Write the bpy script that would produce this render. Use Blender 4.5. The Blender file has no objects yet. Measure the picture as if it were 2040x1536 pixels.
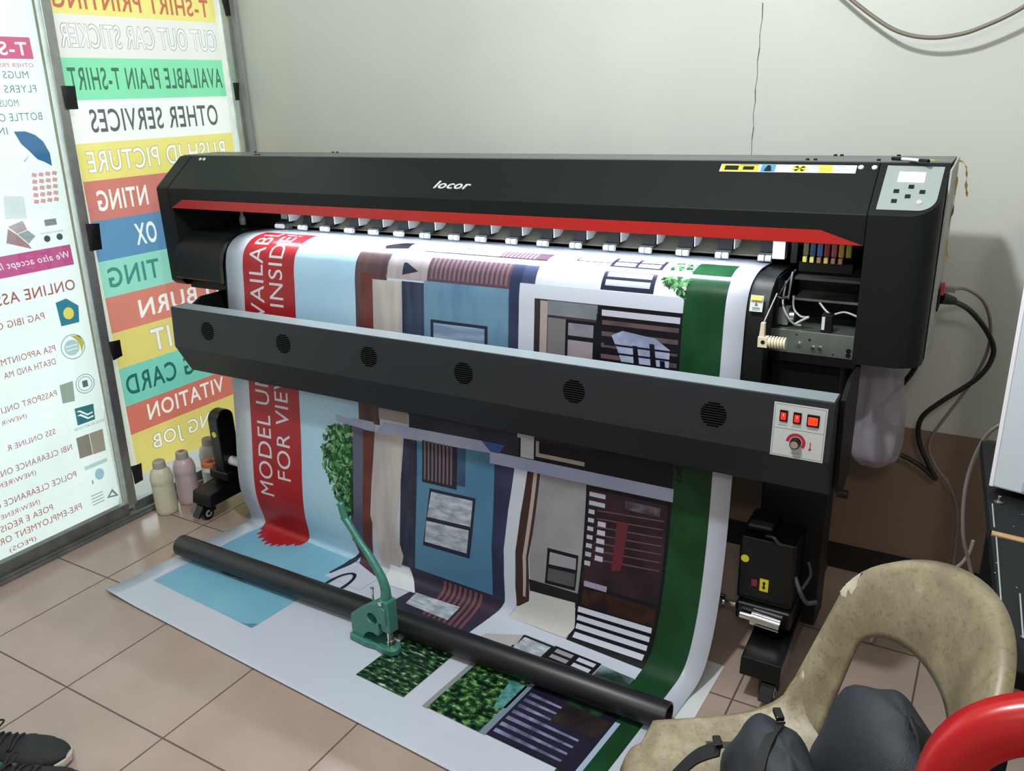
import bpy, bmesh, math, random
from mathutils import Vector, Matrix

random.seed(7)
S = bpy.context.scene
COL = S.collection
PI = math.pi

# ------------------------------------------------------------------ camera, world, lights, exposure
CAM_H = 1.49
YAW, PITCH, ROLL, FPX = .542817, .340759, .035916, 1646.3
def cam_axes():
    d = Vector((-math.sin(YAW)*math.cos(PITCH), math.cos(YAW)*math.cos(PITCH), -math.sin(PITCH)))
    r = Vector((math.cos(YAW), math.sin(YAW), 0)); dn = d.cross(r)
    c, s = math.cos(ROLL), math.sin(ROLL)
    return c*r + s*dn, -s*r + c*dn, d
CR_, CD_, CF_ = cam_axes()
cam = bpy.data.cameras.new('camera'); cam_o = bpy.data.objects.new('camera', cam); COL.objects.link(cam_o)
cam.sensor_width = 36; cam.lens = 36*FPX/2040; cam.clip_start = .02
m = Matrix((( CR_.x, -CD_.x, -CF_.x, 0), (CR_.y, -CD_.y, -CF_.y, 0), (CR_.z, -CD_.z, -CF_.z, CAM_H), (0, 0, 0, 1)))
cam_o.matrix_world = m
S.camera = cam_o
S.view_settings.view_transform = 'Standard'; S.view_settings.look = 'None'
S.view_settings.exposure = 0.0; S.view_settings.gamma = 1; S.view_settings.use_curve_mapping = False
try: S.cycles.use_denoising = True
except Exception: pass
S.cycles.max_bounces = 8; S.cycles.transparent_max_bounces = 16
S.cycles.sample_clamp_indirect = 6

W = bpy.data.worlds.new('daylight'); S.world = W; W.use_nodes = True
bg = W.node_tree.nodes['Background']; bg.inputs[0].default_value = (.93, .98, 1, 1); bg.inputs[1].default_value = 2.9

def lamp(name, loc, target, size, power, color):
    l = bpy.data.lights.new(name, 'AREA'); l.shape = 'DISK'; l.size = size; l.energy = power; l.color = color
    o = bpy.data.objects.new(name, l); COL.objects.link(o); o.location = loc
    o.rotation_euler = (Vector(target) - Vector(loc)).to_track_quat('-Z', 'Y').to_euler()
    return o
def bulb(name, loc, radius, power, color):
    l = bpy.data.lights.new(name, 'POINT'); l.shadow_soft_size = radius; l.energy = power; l.color = color
    o = bpy.data.objects.new(name, l); COL.objects.link(o); o.location = loc; return o
bulb('ceiling_bulb', (-.65, 1.0, 2.37), .05, 112, (.94, .985, 1))
bulb('entrance_bulb', (.30, -1.0, 2.40), .08, 58, (1, .88, .80))

# ------------------------------------------------------------------ helpers
def lin(h):
    h = h.lstrip('#'); v = [int(h[i:i+2], 16)/255 for i in (0, 2, 4)]
    return tuple(x/12.92 if x <= .04045 else ((x+.055)/1.055)**2.4 for x in v) + (1,)
MATS = {}
def mat(name, col, rough=.5, metal=0, spec=.5, var=0, vscale=20, bump=0, bscale=200, coat=0, emit=None, estr=0, alpha=None):
    if name in MATS: return MATS[name]
    M = bpy.data.materials.new(name); M.use_nodes = True; nt = M.node_tree; b = nt.nodes['Principled BSDF']
    c = lin(col) if isinstance(col, str) else col
    b.inputs['Base Color'].default_value = c; b.inputs['Roughness'].default_value = rough
    b.inputs['Metallic'].default_value = metal; b.inputs['Specular IOR Level'].default_value = spec
    b.inputs['Coat Weight'].default_value = coat
    if emit: b.inputs['Emission Color'].default_value = lin(emit); b.inputs['Emission Strength'].default_value = estr
    if alpha is not None: b.inputs['Alpha'].default_value = alpha
    if var or bump:
        tc = nt.nodes.new('ShaderNodeTexCoord')
    if var:
        n = nt.nodes.new('ShaderNodeTexNoise'); n.inputs['Scale'].default_value = vscale; n.inputs['Detail'].default_value = 6
        nt.links.new(tc.outputs['Object'], n.inputs['Vector'])
        mp = nt.nodes.new('ShaderNodeMapRange'); mp.inputs['From Min'].default_value = .3; mp.inputs['From Max'].default_value = .7
        mp.inputs['To Min'].default_value = 1-var; mp.inputs['To Max'].default_value = 1+var
        nt.links.new(n.outputs['Fac'], mp.inputs['Value'])
        mx = nt.nodes.new('ShaderNodeVectorMath'); mx.operation = 'SCALE'; mx.inputs[0].default_value = c[:3]
        nt.links.new(mp.outputs['Result'], mx.inputs['Scale']); nt.links.new(mx.outputs[0], b.inputs['Base Color'])
    if bump:
        n2 = nt.nodes.new('ShaderNodeTexNoise'); n2.inputs['Scale'].default_value = bscale
        nt.links.new(tc.outputs['Object'], n2.inputs['Vector'])
        bp = nt.nodes.new('ShaderNodeBump'); bp.inputs['Strength'].default_value = bump; bp.inputs['Distance'].default_value = .002
        nt.links.new(n2.outputs['Fac'], bp.inputs['Height']); nt.links.new(bp.outputs[0], b.inputs['Normal'])
    MATS[name] = M; return M

class MB:
    """collects shapes of one part"""
    def __init__(s): s.v = []; s.f = []; s.m = []
    def add(s, vs, fs, m=0):
        o = len(s.v); s.v += [tuple(v) for v in vs]; s.f += [tuple(i+o for i in f) for f in fs]; s.m += [m]*len(fs); return s
    def box(s, x0, x1, y0, y1, z0, z1, m=0):
        return s.add([(x0,y0,z0),(x1,y0,z0),(x1,y1,z0),(x0,y1,z0),(x0,y0,z1),(x1,y0,z1),(x1,y1,z1),(x0,y1,z1)],
                     [(0,3,2,1),(4,5,6,7),(0,1,5,4),(1,2,6,5),(2,3,7,6),(3,0,4,7)], m)
    def obox(s, c, ax, ay, az, m=0):
        c, ax, ay, az = map(Vector, (c, ax, ay, az)); vs = []
        for k in (-1, 1):
            for (i, j) in ((-1,-1),(1,-1),(1,1),(-1,1)): vs.append(c + ax*i + ay*j + az*k)
        return s.add(vs, [(0,3,2,1),(4,5,6,7),(0,1,5,4),(1,2,6,5),(2,3,7,6),(3,0,4,7)], m)
    def prism_x(s, prof, x0, x1, m=0, caps=True):
        """profile of (y, z) points extruded along x"""
        n = len(prof); vs = [(x0, y, z) for y, z in prof] + [(x1, y, z) for y, z in prof]
        fs = [(i, (i+1) % n, n+(i+1) % n, n+i) for i in range(n)]
        if caps: fs += [tuple(range(n-1, -1, -1)), tuple(range(n, 2*n))]
        return s.add(vs, fs, m)
    def prism(s, prof3, d, m=0):
        """closed 3-D outline swept by vector d"""
        n = len(prof3); d = Vector(d); vs = [Vector(p) for p in prof3]; vs = vs + [p + d for p in vs]
        fs = [(i, (i+1) % n, n+(i+1) % n, n+i) for i in range(n)] + [tuple(range(n-1, -1, -1)), tuple(range(n, 2*n))]
        return s.add(vs, fs, m)
    def sheet(s, prof, x0, x1, m=0):
        n = len(prof); vs = [(x0, y, z) for y, z in prof] + [(x1, y, z) for y, z in prof]
        return s.add(vs, [(i, i+1, n+i+1, n+i) for i in range(n-1)], m)
    def cyl(s, p0, p1, r0, r1=None, n=20, m=0, caps=True):
        r1 = r0 if r1 is None else r1; p0, p1 = Vector(p0), Vector(p1); d = (p1-p0).normalized()
        u = d.orthogonal().normalized(); w = d.cross(u); vs = []
        for p, r in ((p0, r0), (p1, r1)):
            for i in range(n):
                a = 2*PI*i/n; vs.append(p + u*(r*math.cos(a)) + w*(r*math.sin(a)))
        fs = [(i, (i+1) % n, n+(i+1) % n, n+i) for i in range(n)]
        if caps: fs += [tuple(range(n-1, -1, -1)), tuple(range(n, 2*n))]
        return s.add(vs, fs, m)
    def lathe(s, c, prof, n=28, m=0, axis='z'):
        """profile of (r, h) turned about an axis through c"""
        c = Vector(c); vs = []; k = len(prof)
        for i in range(n):
            a = 2*PI*i/n
            for r, h in prof:
                q = (r*math.cos(a), r*math.sin(a), h)
                if axis == 'x': q = (h, r*math.cos(a), r*math.sin(a))
                if axis == 'y': q = (r*math.cos(a), h, r*math.sin(a))
                vs.append(c + Vector(q))
        fs = [(i*k+j, ((i+1) % n)*k+j, ((i+1) % n)*k+j+1, i*k+j+1) for i in range(n) for j in range(k-1)]
        return s.add(vs, fs, m)
    def tube(s, path, r, n=10, m=0, close=True):
        P = [Vector(p) for p in path]; N = len(P); vs = []; u = None
        R = r if isinstance(r, (list, tuple)) else [r]*N
        for i, p in enumerate(P):
            t = (P[min(i+1, N-1)] - P[max(i-1, 0)]).normalized()
            u = t.orthogonal() if u is None else (u - t*u.dot(t))
            u.normalize(); w = t.cross(u)
            for j in range(n):
                a = 2*PI*j/n; vs.append(p + u*(R[i]*math.cos(a)) + w*(R[i]*math.sin(a)))
        fs = [(i*n+j, i*n+(j+1) % n, (i+1)*n+(j+1) % n, (i+1)*n+j) for i in range(N-1) for j in range(n)]
        if close: fs += [tuple(range(n-1, -1, -1)), tuple(range((N-1)*n, N*n))]
        return s.add(vs, fs, m)
    def grid(s, fn, nu, nv, m=0, closed_u=False):
        vs = [fn(i/(nu if closed_u else nu-1), j/(nv-1)) for i in range(nu) for j in range(nv)]
        fs = []
        for i in range(nu if closed_u else nu-1):
            for j in range(nv-1):
                a = i*nv+j; b = ((i+1) % nu)*nv+j; fs.append((a, b, b+1, a+1))
        return s.add(vs, fs, m)
    def ball(s, c, r, n=12, m=0):
        rx, ry, rz = r if isinstance(r, (tuple, list)) else (r, r, r); c = Vector(c)
        return s.grid(lambda u, v: c + Vector((rx*math.sin(PI*v)*math.cos(2*PI*u), ry*math.sin(PI*v)*math.sin(2*PI*u), rz*math.cos(PI*v))), n*2, n, m, True)
    def build(s, name, mats, parent=None, smooth=False, bevel=0, seg=2, sub=0, solid=0, auto=None, loc=None, rot=None, soff=0):
        me = bpy.data.meshes.new(name); me.from_pydata(s.v, [], s.f)
        for mm in (mats if isinstance(mats, (list, tuple)) else [mats]): me.materials.append(mm)
        me.polygons.foreach_set('material_index', s.m)
        bm = bmesh.new(); bm.from_mesh(me); bmesh.ops.remove_doubles(bm, verts=bm.verts, dist=1e-6)
        bmesh.ops.recalc_face_normals(bm, faces=bm.faces); bm.to_mesh(me); bm.free()
        if smooth:
            me.polygons.foreach_set('use_smooth', [True]*len(me.polygons))
            if auto: me.set_sharp_from_angle(angle=math.radians(auto))
        o = bpy.data.objects.new(name, me); COL.objects.link(o)
        if parent: o.parent = parent
        if loc: o.location = loc
        if rot: o.rotation_euler = rot
        if solid:
            md = o.modifiers.new('thickness', 'SOLIDIFY'); md.thickness = solid; md.offset = soff
        if bevel:
            md = o.modifiers.new('edge', 'BEVEL'); md.width = bevel; md.segments = seg; md.limit_method = 'ANGLE'; md.angle_limit = math.radians(40)
        if sub:
            md = o.modifiers.new('sub', 'SUBSURF'); md.levels = sub; md.render_levels = sub
        return o

def tag(o, label=None, cat=None, group=None, kind=None):
    if label: o['label'] = label
    if cat: o['category'] = cat
    if group: o['group'] = group
    if kind: o['kind'] = kind
    return o
def empty(name, loc, label, cat, group=None, rz=0):
    o = bpy.data.objects.new(name, None); COL.objects.link(o); o.location = loc; o.rotation_euler = (0, 0, rz); o.empty_display_size = .05
    return tag(o, label, cat, group)
def reparent_world(o, root):
    """shapes are written in room coordinates: keep them there under their root"""
    o.parent = root; o.matrix_parent_inverse = Matrix.Translation(-Vector(root.location))
    return o
def spline(pts, n=12):
    P = [Vector(p) for p in pts]; out = []
    for i in range(len(P)-1):
        p0, p1, p2, p3 = P[max(i-1,0)], P[i], P[i+1], P[min(i+2, len(P)-1)]
        for j in range(n):
            t = j/n
            out.append(.5*((2*p1) + (p2-p0)*t + (2*p0-5*p1+4*p2-p3)*t*t + (3*p1-p0-3*p2+p3)*t**3))
    out.append(P[-1]); return out

# ------------------------------------------------------------------ text: outline loops of a word in a unit frame
_tc = {}
def text_loops(txt, bold=0, shear=0):
    key = (txt, bold, shear)
    if key in _tc: return _tc[key]
    cu = bpy.data.curves.new('word', 'FONT'); cu.body = txt; cu.size = 1; cu.offset = bold; cu.shear = shear; cu.resolution_u = 4; cu.fill_mode = 'FRONT'
    cu.space_character = 1.07 + 3.0*max(bold, 0)
    o = bpy.data.objects.new('word', cu); COL.objects.link(o); bpy.context.view_layer.update()
    dg = bpy.context.evaluated_depsgraph_get(); e = o.evaluated_get(dg); me = e.to_mesh()
    bm = bmesh.new(); bm.from_mesh(me); bmesh.ops.remove_doubles(bm, verts=bm.verts, dist=1e-5)
    loops = boundary(bm)
    bm.free(); e.to_mesh_clear(); bpy.data.objects.remove(o); bpy.data.curves.remove(cu)
    _tc[key] = loops; return loops
def boundary(bm):
    nxt = {}
    for e in bm.edges:
        if len(e.link_faces) == 1:
            a, b = e.verts
            nxt.setdefault(a.index, []).append(b.index); nxt.setdefault(b.index, []).append(a.index)
    bm.verts.ensure_lookup_table(); seen = set(); loops = []
    for st in nxt:
        if st in seen: continue
        lp = [st]; seen.add(st); cur = st
        while True:
            c = [x for x in nxt[cur] if x not in seen]
            if not c: break
            cur = c[0]; seen.add(cur); lp.append(cur)
        if len(lp) > 2: loops.append([(bm.verts[i].co.x, bm.verts[i].co.y) for i in lp])
    return loops
def bbox(loops):
    xs = [p[0] for l in loops for p in l]; ys = [p[1] for l in loops for p in l]
    return min(xs), max(xs), min(ys), max(ys)
def fill(loops):
    """faces of the area between closed outlines (even-odd)"""
    cu = bpy.data.curves.new('area', 'CURVE'); cu.dimensions = '2D'; cu.fill_mode = 'BOTH'
    for l in loops:
        sp = cu.splines.new('POLY'); sp.points.add(len(l)-1); sp.use_cyclic_u = True
        for i, p in enumerate(l): sp.points[i].co = (p[0]*100, p[1]*100, 0, 1)
    o = bpy.data.objects.new('area', cu); COL.objects.link(o); bpy.context.view_layer.update()
    dg = bpy.context.evaluated_depsgraph_get(); e = o.evaluated_get(dg); me = e.to_mesh()
    vs = [(v.co.x/100, v.co.y/100) for v in me.vertices]; fs = [tuple(p.vertices) for p in me.polygons]
    e.to_mesh_clear(); bpy.data.objects.remove(o); bpy.data.curves.remove(cu)
    return vs, fs
def fit(loops, box, ref=None):
    """map word outlines from their own frame (or ref's) into box = (u0, u1, v0, v1); u0 > u1 mirrors"""
    x0, x1, y0, y1 = bbox(ref or loops); u0, u1, v0, v1 = box
    return [[(u0+(p[0]-x0)/(x1-x0)*(u1-u0), v0+(p[1]-y0)/(y1-y0)*(v1-v0)) for p in l] for l in loops]

# ------------------------------------------------------------------ room shell
def wall_mat():
    M = bpy.data.materials.new('painted_plaster'); M.use_nodes = True; nt = M.node_tree; b = nt.nodes['Principled BSDF']
    tc = nt.nodes.new('ShaderNodeTexCoord')
    n = nt.nodes.new('ShaderNodeTexNoise'); n.inputs['Scale'].default_value = 1.6; n.inputs['Detail'].default_value = 5
    nt.links.new(tc.outputs['Object'], n.inputs['Vector'])
    r = nt.nodes.new('ShaderNodeValToRGB'); r.color_ramp.elements[0].position = .3; r.color_ramp.elements[0].color = lin('#b9bcb6'); r.color_ramp.elements[1].position = .72; r.color_ramp.elements[1].color = lin('#c3c5bf')
    nt.links.new(n.outputs['Fac'], r.inputs['Fac']); nt.links.new(r.outputs[0], b.inputs['Base Color'])
    n2 = nt.nodes.new('ShaderNodeTexNoise'); n2.inputs['Scale'].default_value = 60; nt.links.new(tc.outputs['Object'], n2.inputs['Vector'])
    bp = nt.nodes.new('ShaderNodeBump'); bp.inputs['Strength'].default_value = .08; bp.inputs['Distance'].default_value = .004
    nt.links.new(n2.outputs['Fac'], bp.inputs['Height']); nt.links.new(bp.outputs[0], b.inputs['Normal'])
    b.inputs['Roughness'].default_value = .6; b.inputs['Specular IOR Level'].default_value = .3
    return M
def tile_mat():
    M = bpy.data.materials.new('floor_tiles'); M.use_nodes = True; nt = M.node_tree; b = nt.nodes['Principled BSDF']; L = nt.links
    def N(t, **k):
        n = nt.nodes.new(t)
        for a, v in k.items(): setattr(n, a, v)
        return n
    tc = N('ShaderNodeTexCoord'); sp = N('ShaderNodeSeparateXYZ'); L.new(tc.outputs['Object'], sp.inputs[0])
    def axis(out, off):
        a = N('ShaderNodeMath', operation='SUBTRACT'); L.new(out, a.inputs[0]); a.inputs[1].default_value = off
        d = N('ShaderNodeMath', operation='DIVIDE'); L.new(a.outputs[0], d.inputs[0]); d.inputs[1].default_value = .4
        pp = N('ShaderNodeMath', operation='PINGPONG'); L.new(d.outputs[0], pp.inputs[0]); pp.inputs[1].default_value = .5
        fl = N('ShaderNodeMath', operation='FLOOR'); L.new(d.outputs[0], fl.inputs[0])
        return pp, fl
    px, fx = axis(sp.outputs[0], -1.632); py, fy = axis(sp.outputs[1], .956)
    mn = N('ShaderNodeMath', operation='MINIMUM'); L.new(px.outputs[0], mn.inputs[0]); L.new(py.outputs[0], mn.inputs[1])
    g = N('ShaderNodeMapRange'); g.inputs['From Min'].default_value = .0042; g.inputs['From Max'].default_value = .0078; L.new(mn.outputs[0], g.inputs['Value'])
    cb = N('ShaderNodeCombineXYZ'); L.new(fx.outputs[0], cb.inputs[0]); L.new(fy.outputs[0], cb.inputs[1])
    wn = N('ShaderNodeTexWhiteNoise'); L.new(cb.outputs[0], wn.inputs['Vector'])
    nz = N('ShaderNodeTexNoise'); nz.inputs['Scale'].default_value = 5; nz.inputs['Detail'].default_value = 8; L.new(tc.outputs['Object'], nz.inputs['Vector'])
    r = N('ShaderNodeValToRGB'); r.color_ramp.elements[0].position = .3; r.color_ramp.elements[0].color = lin('#9b887e'); r.color_ramp.elements[1].position = .75; r.color_ramp.elements[1].color = lin('#a8958b')
    L.new(nz.outputs['Fac'], r.inputs['Fac'])
    hv = N('ShaderNodeHueSaturation'); mr = N('ShaderNodeMapRange'); mr.inputs['To Min'].default_value = .94; mr.inputs['To Max'].default_value = 1.04
    L.new(wn.outputs['Value'], mr.inputs['Value']); L.new(mr.outputs[0], hv.inputs['Value']); L.new(r.outputs[0], hv.inputs['Color'])
    mx = N('ShaderNodeMix', data_type='RGBA'); mx.inputs['A'].default_value = lin('#57443c'); L.new(g.outputs[0], mx.inputs['Factor']); L.new(hv.outputs[0], mx.inputs['B'])
    L.new(mx.outputs['Result'], b.inputs['Base Color'])
    ro = N('ShaderNodeMapRange'); ro.inputs['To Min'].default_value = .6; ro.inputs['To Max'].default_value = .16; L.new(g.outputs[0], ro.inputs['Value'])
    n3 = N('ShaderNodeTexNoise'); n3.inputs['Scale'].default_value = 14; L.new(tc.outputs['Object'], n3.inputs['Vector'])
    ad = N('ShaderNodeMath', operation='MULTIPLY_ADD'); L.new(n3.outputs['Fac'], ad.inputs[0]); ad.inputs[1].default_value = .08; L.new(ro.outputs[0], ad.inputs[2])
    L.new(ad.outputs[0], b.inputs['Roughness'])
    bp = N('ShaderNodeBump'); bp.inputs['Strength'].default_value = .5; bp.inputs['Distance'].default_value = .001; L.new(g.outputs[0], bp.inputs['Height']); L.new(bp.outputs[0], b.inputs['Normal'])
    return M
GX, WY, RX, FY, CZ = -2.75, 2.53, 2.2, -3.8, 2.9
plaster = wall_mat(); tiles = tile_mat()
def struct(name, mb, m, **k): return tag(mb.build(name, m, **k), kind='structure')
struct('floor', MB().box(GX-.1, RX, FY, WY, -.06, 0), tiles)
struct('ceiling', MB().box(GX-.1, RX+.1, FY-.1, WY+.1, CZ, CZ+.06), plaster)
struct('wall_back', MB().box(GX-.1, RX+.1, WY, WY+.1, -.06, CZ), plaster)
struct('wall_right', MB().box(RX, RX+.1, FY, WY, -.06, CZ), plaster)
struct('wall_front', MB().box(GX-.1, RX+.1, FY-.1, FY, -.06, CZ), plaster)
wl = MB(); wl.box(GX-.1, GX, FY, .55, -.06, CZ); wl.box(GX-.1, GX, .55, WY, 2.25, CZ)
struct('wall_left', wl, plaster)
dark_base = mat('dark_skirting', '#191512', .5)
struct('baseboard_back', MB().box(GX+.06, RX, WY-.012, WY, 0, .088), dark_base)
struct('trim_3', MB().box(GX+.06, RX, WY-.004, WY, .088, .515), mat('brown_wall_strip', '#7d6a5d', .55, var=.06, vscale=4))  # thin brown strip over the lower back wall
struct('ground', MB().box(GX-7, GX-.1, -6, 8, -.12, -.03), mat('pavement', '#8d8f8c', .9))
# crack in the plaster
cr = MB(); crack_pts = [(-.668,1.70),(-.667,1.66),(-.671,1.62),(-.669,1.585),(-.673,1.55),(-.6705,1.51),(-.6745,1.475),(-.672,1.44),(-.676,1.405),(-.6725,1.37),(-.675,1.335),(-.674,1.30),(-.676,1.26)]
for i in range(len(crack_pts)-1):
    (a, z0), (b_, z1) = crack_pts[i], crack_pts[i+1]; w = .0009 if i % 3 else .0015
    cr.add([(a-w, WY-.0006, z0), (a+w, WY-.0006, z0), (b_+w*.8, WY-.0006, z1), (b_-w*.8, WY-.0006, z1)], [(0,1,2,3)])
struct('trim_1', cr, mat('crack_shadow', '#55534d', .9))

# ------------------------------------------------------------------ glass shop front (left): sliding door + fixed pane
alu = mat('aluminium', '#a7aca9', .38, metal=.85, var=.12, vscale=30)
alu_dull = mat('dull_aluminium', '#787c7a', .5, metal=.6, var=.2, vscale=18)
olive = mat('olive_frame', '#6f6a4e', .55, var=.25, vscale=14)  # dull mottled olive for the post between stile and poster
gasket = mat('black_gasket', '#101010', .6)
def glass_mat():
    M = bpy.data.materials.new('window_glass'); M.use_nodes = True; nt = M.node_tree; nt.nodes.clear()
    o = nt.nodes.new('ShaderNodeOutputMaterial'); t = nt.nodes.new('ShaderNodeBsdfTransparent'); t.inputs[0].default_value = (.93, .97, .95, 1)
    g = nt.nodes.new('ShaderNodeBsdfGlossy'); g.inputs['Roughness'].default_value = .02
    lw = nt.nodes.new('ShaderNodeLayerWeight'); pw = nt.nodes.new('ShaderNodeMath'); pw.operation = 'POWER'; pw.inputs[1].default_value = 5; nt.links.new(lw.outputs['Facing'], pw.inputs[0])
    lw.inputs['Blend'].default_value = .5
    f = nt.nodes.new('ShaderNodeMath'); f.operation = 'MULTIPLY_ADD'; f.inputs[1].default_value = .9; f.inputs[2].default_value = .05; nt.links.new(pw.outputs[0], f.inputs[0])
    mx = nt.nodes.new('ShaderNodeMixShader'); nt.links.new(f.outputs[0], mx.inputs[0]); nt.links.new(t.outputs[0], mx.inputs[1]); nt.links.new(g.outputs[0], mx.inputs[2])
    nt.links.new(mx.outputs[0], o.inputs[0]); return M
glass = glass_mat()
def lean(mb, k):
    """the sliding leaf hangs slightly out of plumb"""
    mb.v = [(x, y + k*z, z) for x, y, z in mb.v]; return mb
# sliding leaf (door_1): y .60 .. 1.705, its own plane nearer the room
d1 = bpy.data.objects.new('door_1', None); COL.objects.link(d1); d1.location = (GX, 1.15, 0); d1['kind'] = 'structure'
def dpart(name, mb, m, k=.033, **kw): return reparent_world(lean(mb, k).build(name, m, **kw), d1)
dpart('stile', MB().box(GX-.012, GX+.020, 1.664, 1.700, .05, 2.2), alu, bevel=.002)
dpart('stile', MB().box(GX-.012, GX+.020, .56, .60, .05, 2.2), alu, bevel=.002)
dpart('bottom_rail', MB().box(GX-.012, GX+.020, .60, 1.664, .012, .064), alu_dull, bevel=.002)
dpart('top_rail', MB().box(GX-.012, GX+.020, .60, 1.664, 2.13, 2.2), alu, bevel=.002)
dpart('pane', MB().box(GX-.002, GX+.001, .60, 1.664, .064, 2.13), glass)
# fixed light (window_1): y 1.70 .. 2.50
w1 = bpy.data.objects.new('window_1', None); COL.objects.link(w1); w1.location = (GX, 2.1, 0); w1['kind'] = 'structure'
def wpart(name, mb, m, k=0, **kw): return reparent_world(lean(mb, k).build(name, m, **kw), w1)
wpart('mullion', MB().box(GX-.06, GX-.024, 1.690, 1.728, .03, 2.25), olive, k=.028)
wpart('bottom_rail', MB().box(GX-.05, GX-.004, 1.705, 2.50, .0, .045), alu_dull, bevel=.002)
wpart('jamb', MB().box(GX-.05, GX+.004, 2.492, 2.53, 0, 2.25), alu, bevel=.002)
wpart('jamb_cover', MB().box(GX-.02, GX+.03, 2.512, 2.53, 0, 2.25), mat('pale_trim', '#8f9390', .5), bevel=.002)
wpart('pane', MB().box(GX-.030, GX-.027, 1.72, 2.495, .045, 2.25), glass)
struct('trim_2', MB().box(GX-.07, GX+.045, .55, WY, .0, .012).box(GX+.030, GX+.036, .55, 2.45, .012, .022).box(GX-.02, GX-.012, .55, 1.7, .012, .022), alu_dull, bevel=.001)

# ------------------------------------------------------------------ posters: translucent printed sheets on the glass
def film(col, rough=.45):
    key = 'film_' + col.strip('#')
    if key in MATS: return MATS[key]
    M = bpy.data.materials.new(key); M.use_nodes = True; nt = M.node_tree; nt.nodes.clear(); c = lin(col)
    o = nt.nodes.new('ShaderNodeOutputMaterial'); d = nt.nodes.new('ShaderNodeBsdfDiffuse'); t = nt.nodes.new('ShaderNodeBsdfTranslucent')
    tc = nt.nodes.new('ShaderNodeTexCoord'); n = nt.nodes.new('ShaderNodeTexNoise'); n.inputs['Scale'].default_value = 3; n.inputs['Detail'].default_value = 6
    nt.links.new(tc.outputs['Object'], n.inputs['Vector'])
    mr = nt.nodes.new('ShaderNodeMapRange'); mr.inputs['From Min'].default_value = .3; mr.inputs['From Max'].default_value = .7; mr.inputs['To Min'].default_value = .9; mr.inputs['To Max'].default_value = 1.0
    nt.links.new(n.outputs['Fac'], mr.inputs['Value'])
    v = nt.nodes.new('ShaderNodeVectorMath'); v.operation = 'SCALE'; v.inputs[0].default_value = c[:3]; nt.links.new(mr.outputs[0], v.inputs['Scale'])
    nt.links.new(v.outputs[0], d.inputs[0]); nt.links.new(v.outputs[0], t.inputs[0])
    mx = nt.nodes.new('ShaderNodeMixShader'); mx.inputs[0].default_value = .5
    nt.links.new(d.outputs[0], mx.inputs[1]); nt.links.new(t.outputs[0], mx.inputs[2]); nt.links.new(mx.outputs[0], o.inputs[0])
    MATS[key] = M; return M
class Poster:
    """a flat sheet at x = X split into areas that never overlap: every colour is cut out of the one below it"""
    def __init__(s, X): s.X = X; s.areas = []        # (colour, [loops])
    def area(s, col, loops): s.areas.append((col, loops))
    def build(s, name, fn=None):
        mb = MB(); cols = []; 
        for col, loops in s.areas:
            if col not in cols: cols.append(col)
            vs, fs = fill(loops)
            mb.add([(s.X,) + ((fn(*v)) if fn else v) for v in vs], fs, cols.index(col))
        return mb.build(name, [film(c) for c in cols])
def rect(u0, u1, v0, v1): return [(u0, v0), (u1, v0), (u1, v1), (u0, v1)]
def ell(cu, cv, ru, rv, n=28): return [(cu+ru*math.cos(2*PI*i/n), cv+rv*math.sin(2*PI*i/n)) for i in range(n)]

# services list in coloured bands (fixed light)
P1 = Poster(GX-.036)
rows = [(1.98, '#f3dd7c', None), ]
ZB = [1.925, 1.786, 1.650, 1.514, 1.373, 1.246, 1.108, .965, .833, .700, .562, .412, .296, .128]
BC = ['#f2de86', '#ece2e0', '#8adbb0', '#f8f3f0', '#f1dc82', '#d68178', '#6893ba', '#9cd8c8', '#dd8576', '#e8d07a', '#80ccba', '#d87768', '#e8d078']  # tints paled: haze from reflections in the glass is mixed into them
TX = [('T-SHIRT PRINTING', 2.438, 1.80, 1.866, 1.803, '#c96a4d', None, .02),
      ('CUT OUT CAR STICKER', 2.452, 1.803, 1.757, 1.682, '#fbfbfb', '#77747c', .006),
      ('AVAILABLE PLAIN T-SHIRT', 2.456, 1.803, 1.620, 1.546, '#3f6e5a', None, .012),
      ('OTHER SERVICES', 2.408, 1.852, 1.484, 1.406, '#5c5e62', None, .012),
      ('RUSH ID PICTURE', 2.422, 1.811, 1.346, 1.273, '#fbf7ee', '#9a8d6c', .012),
      ('NTING', 2.025, 1.820, 1.212, 1.139, '#fbf4ee', None, .02),
      ('OX', 2.036, 1.945, 1.078, .998, '#f7f9fb', None, .02),
      ('TING', 2.021, 1.803, .938, .864, '#4f8f86', None, .018),
      ('D BURN', 2.282, 1.903, .797, .728, '#fbf1ec', None, .018),
      ('IT', 2.018, 1.930, .674, .586, '#f6eff0', '#8f8374', .014),
      ('G CARD', 2.105, 1.788, .528, .449, '#2f6a66', None, .016),
      ('VITATION', 2.232, 1.857, .392, .326, '#fbf1ea', None, .014),
      ('ING JOB', 2.160, 1.853, .262, .185, '#fbf6ee', '#8f7f55', .014)]
def p1edge(z): return 1.787 - .022*(1.8-z)/1.7          # ragged left edge of the print
YR = 2.468
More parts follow.
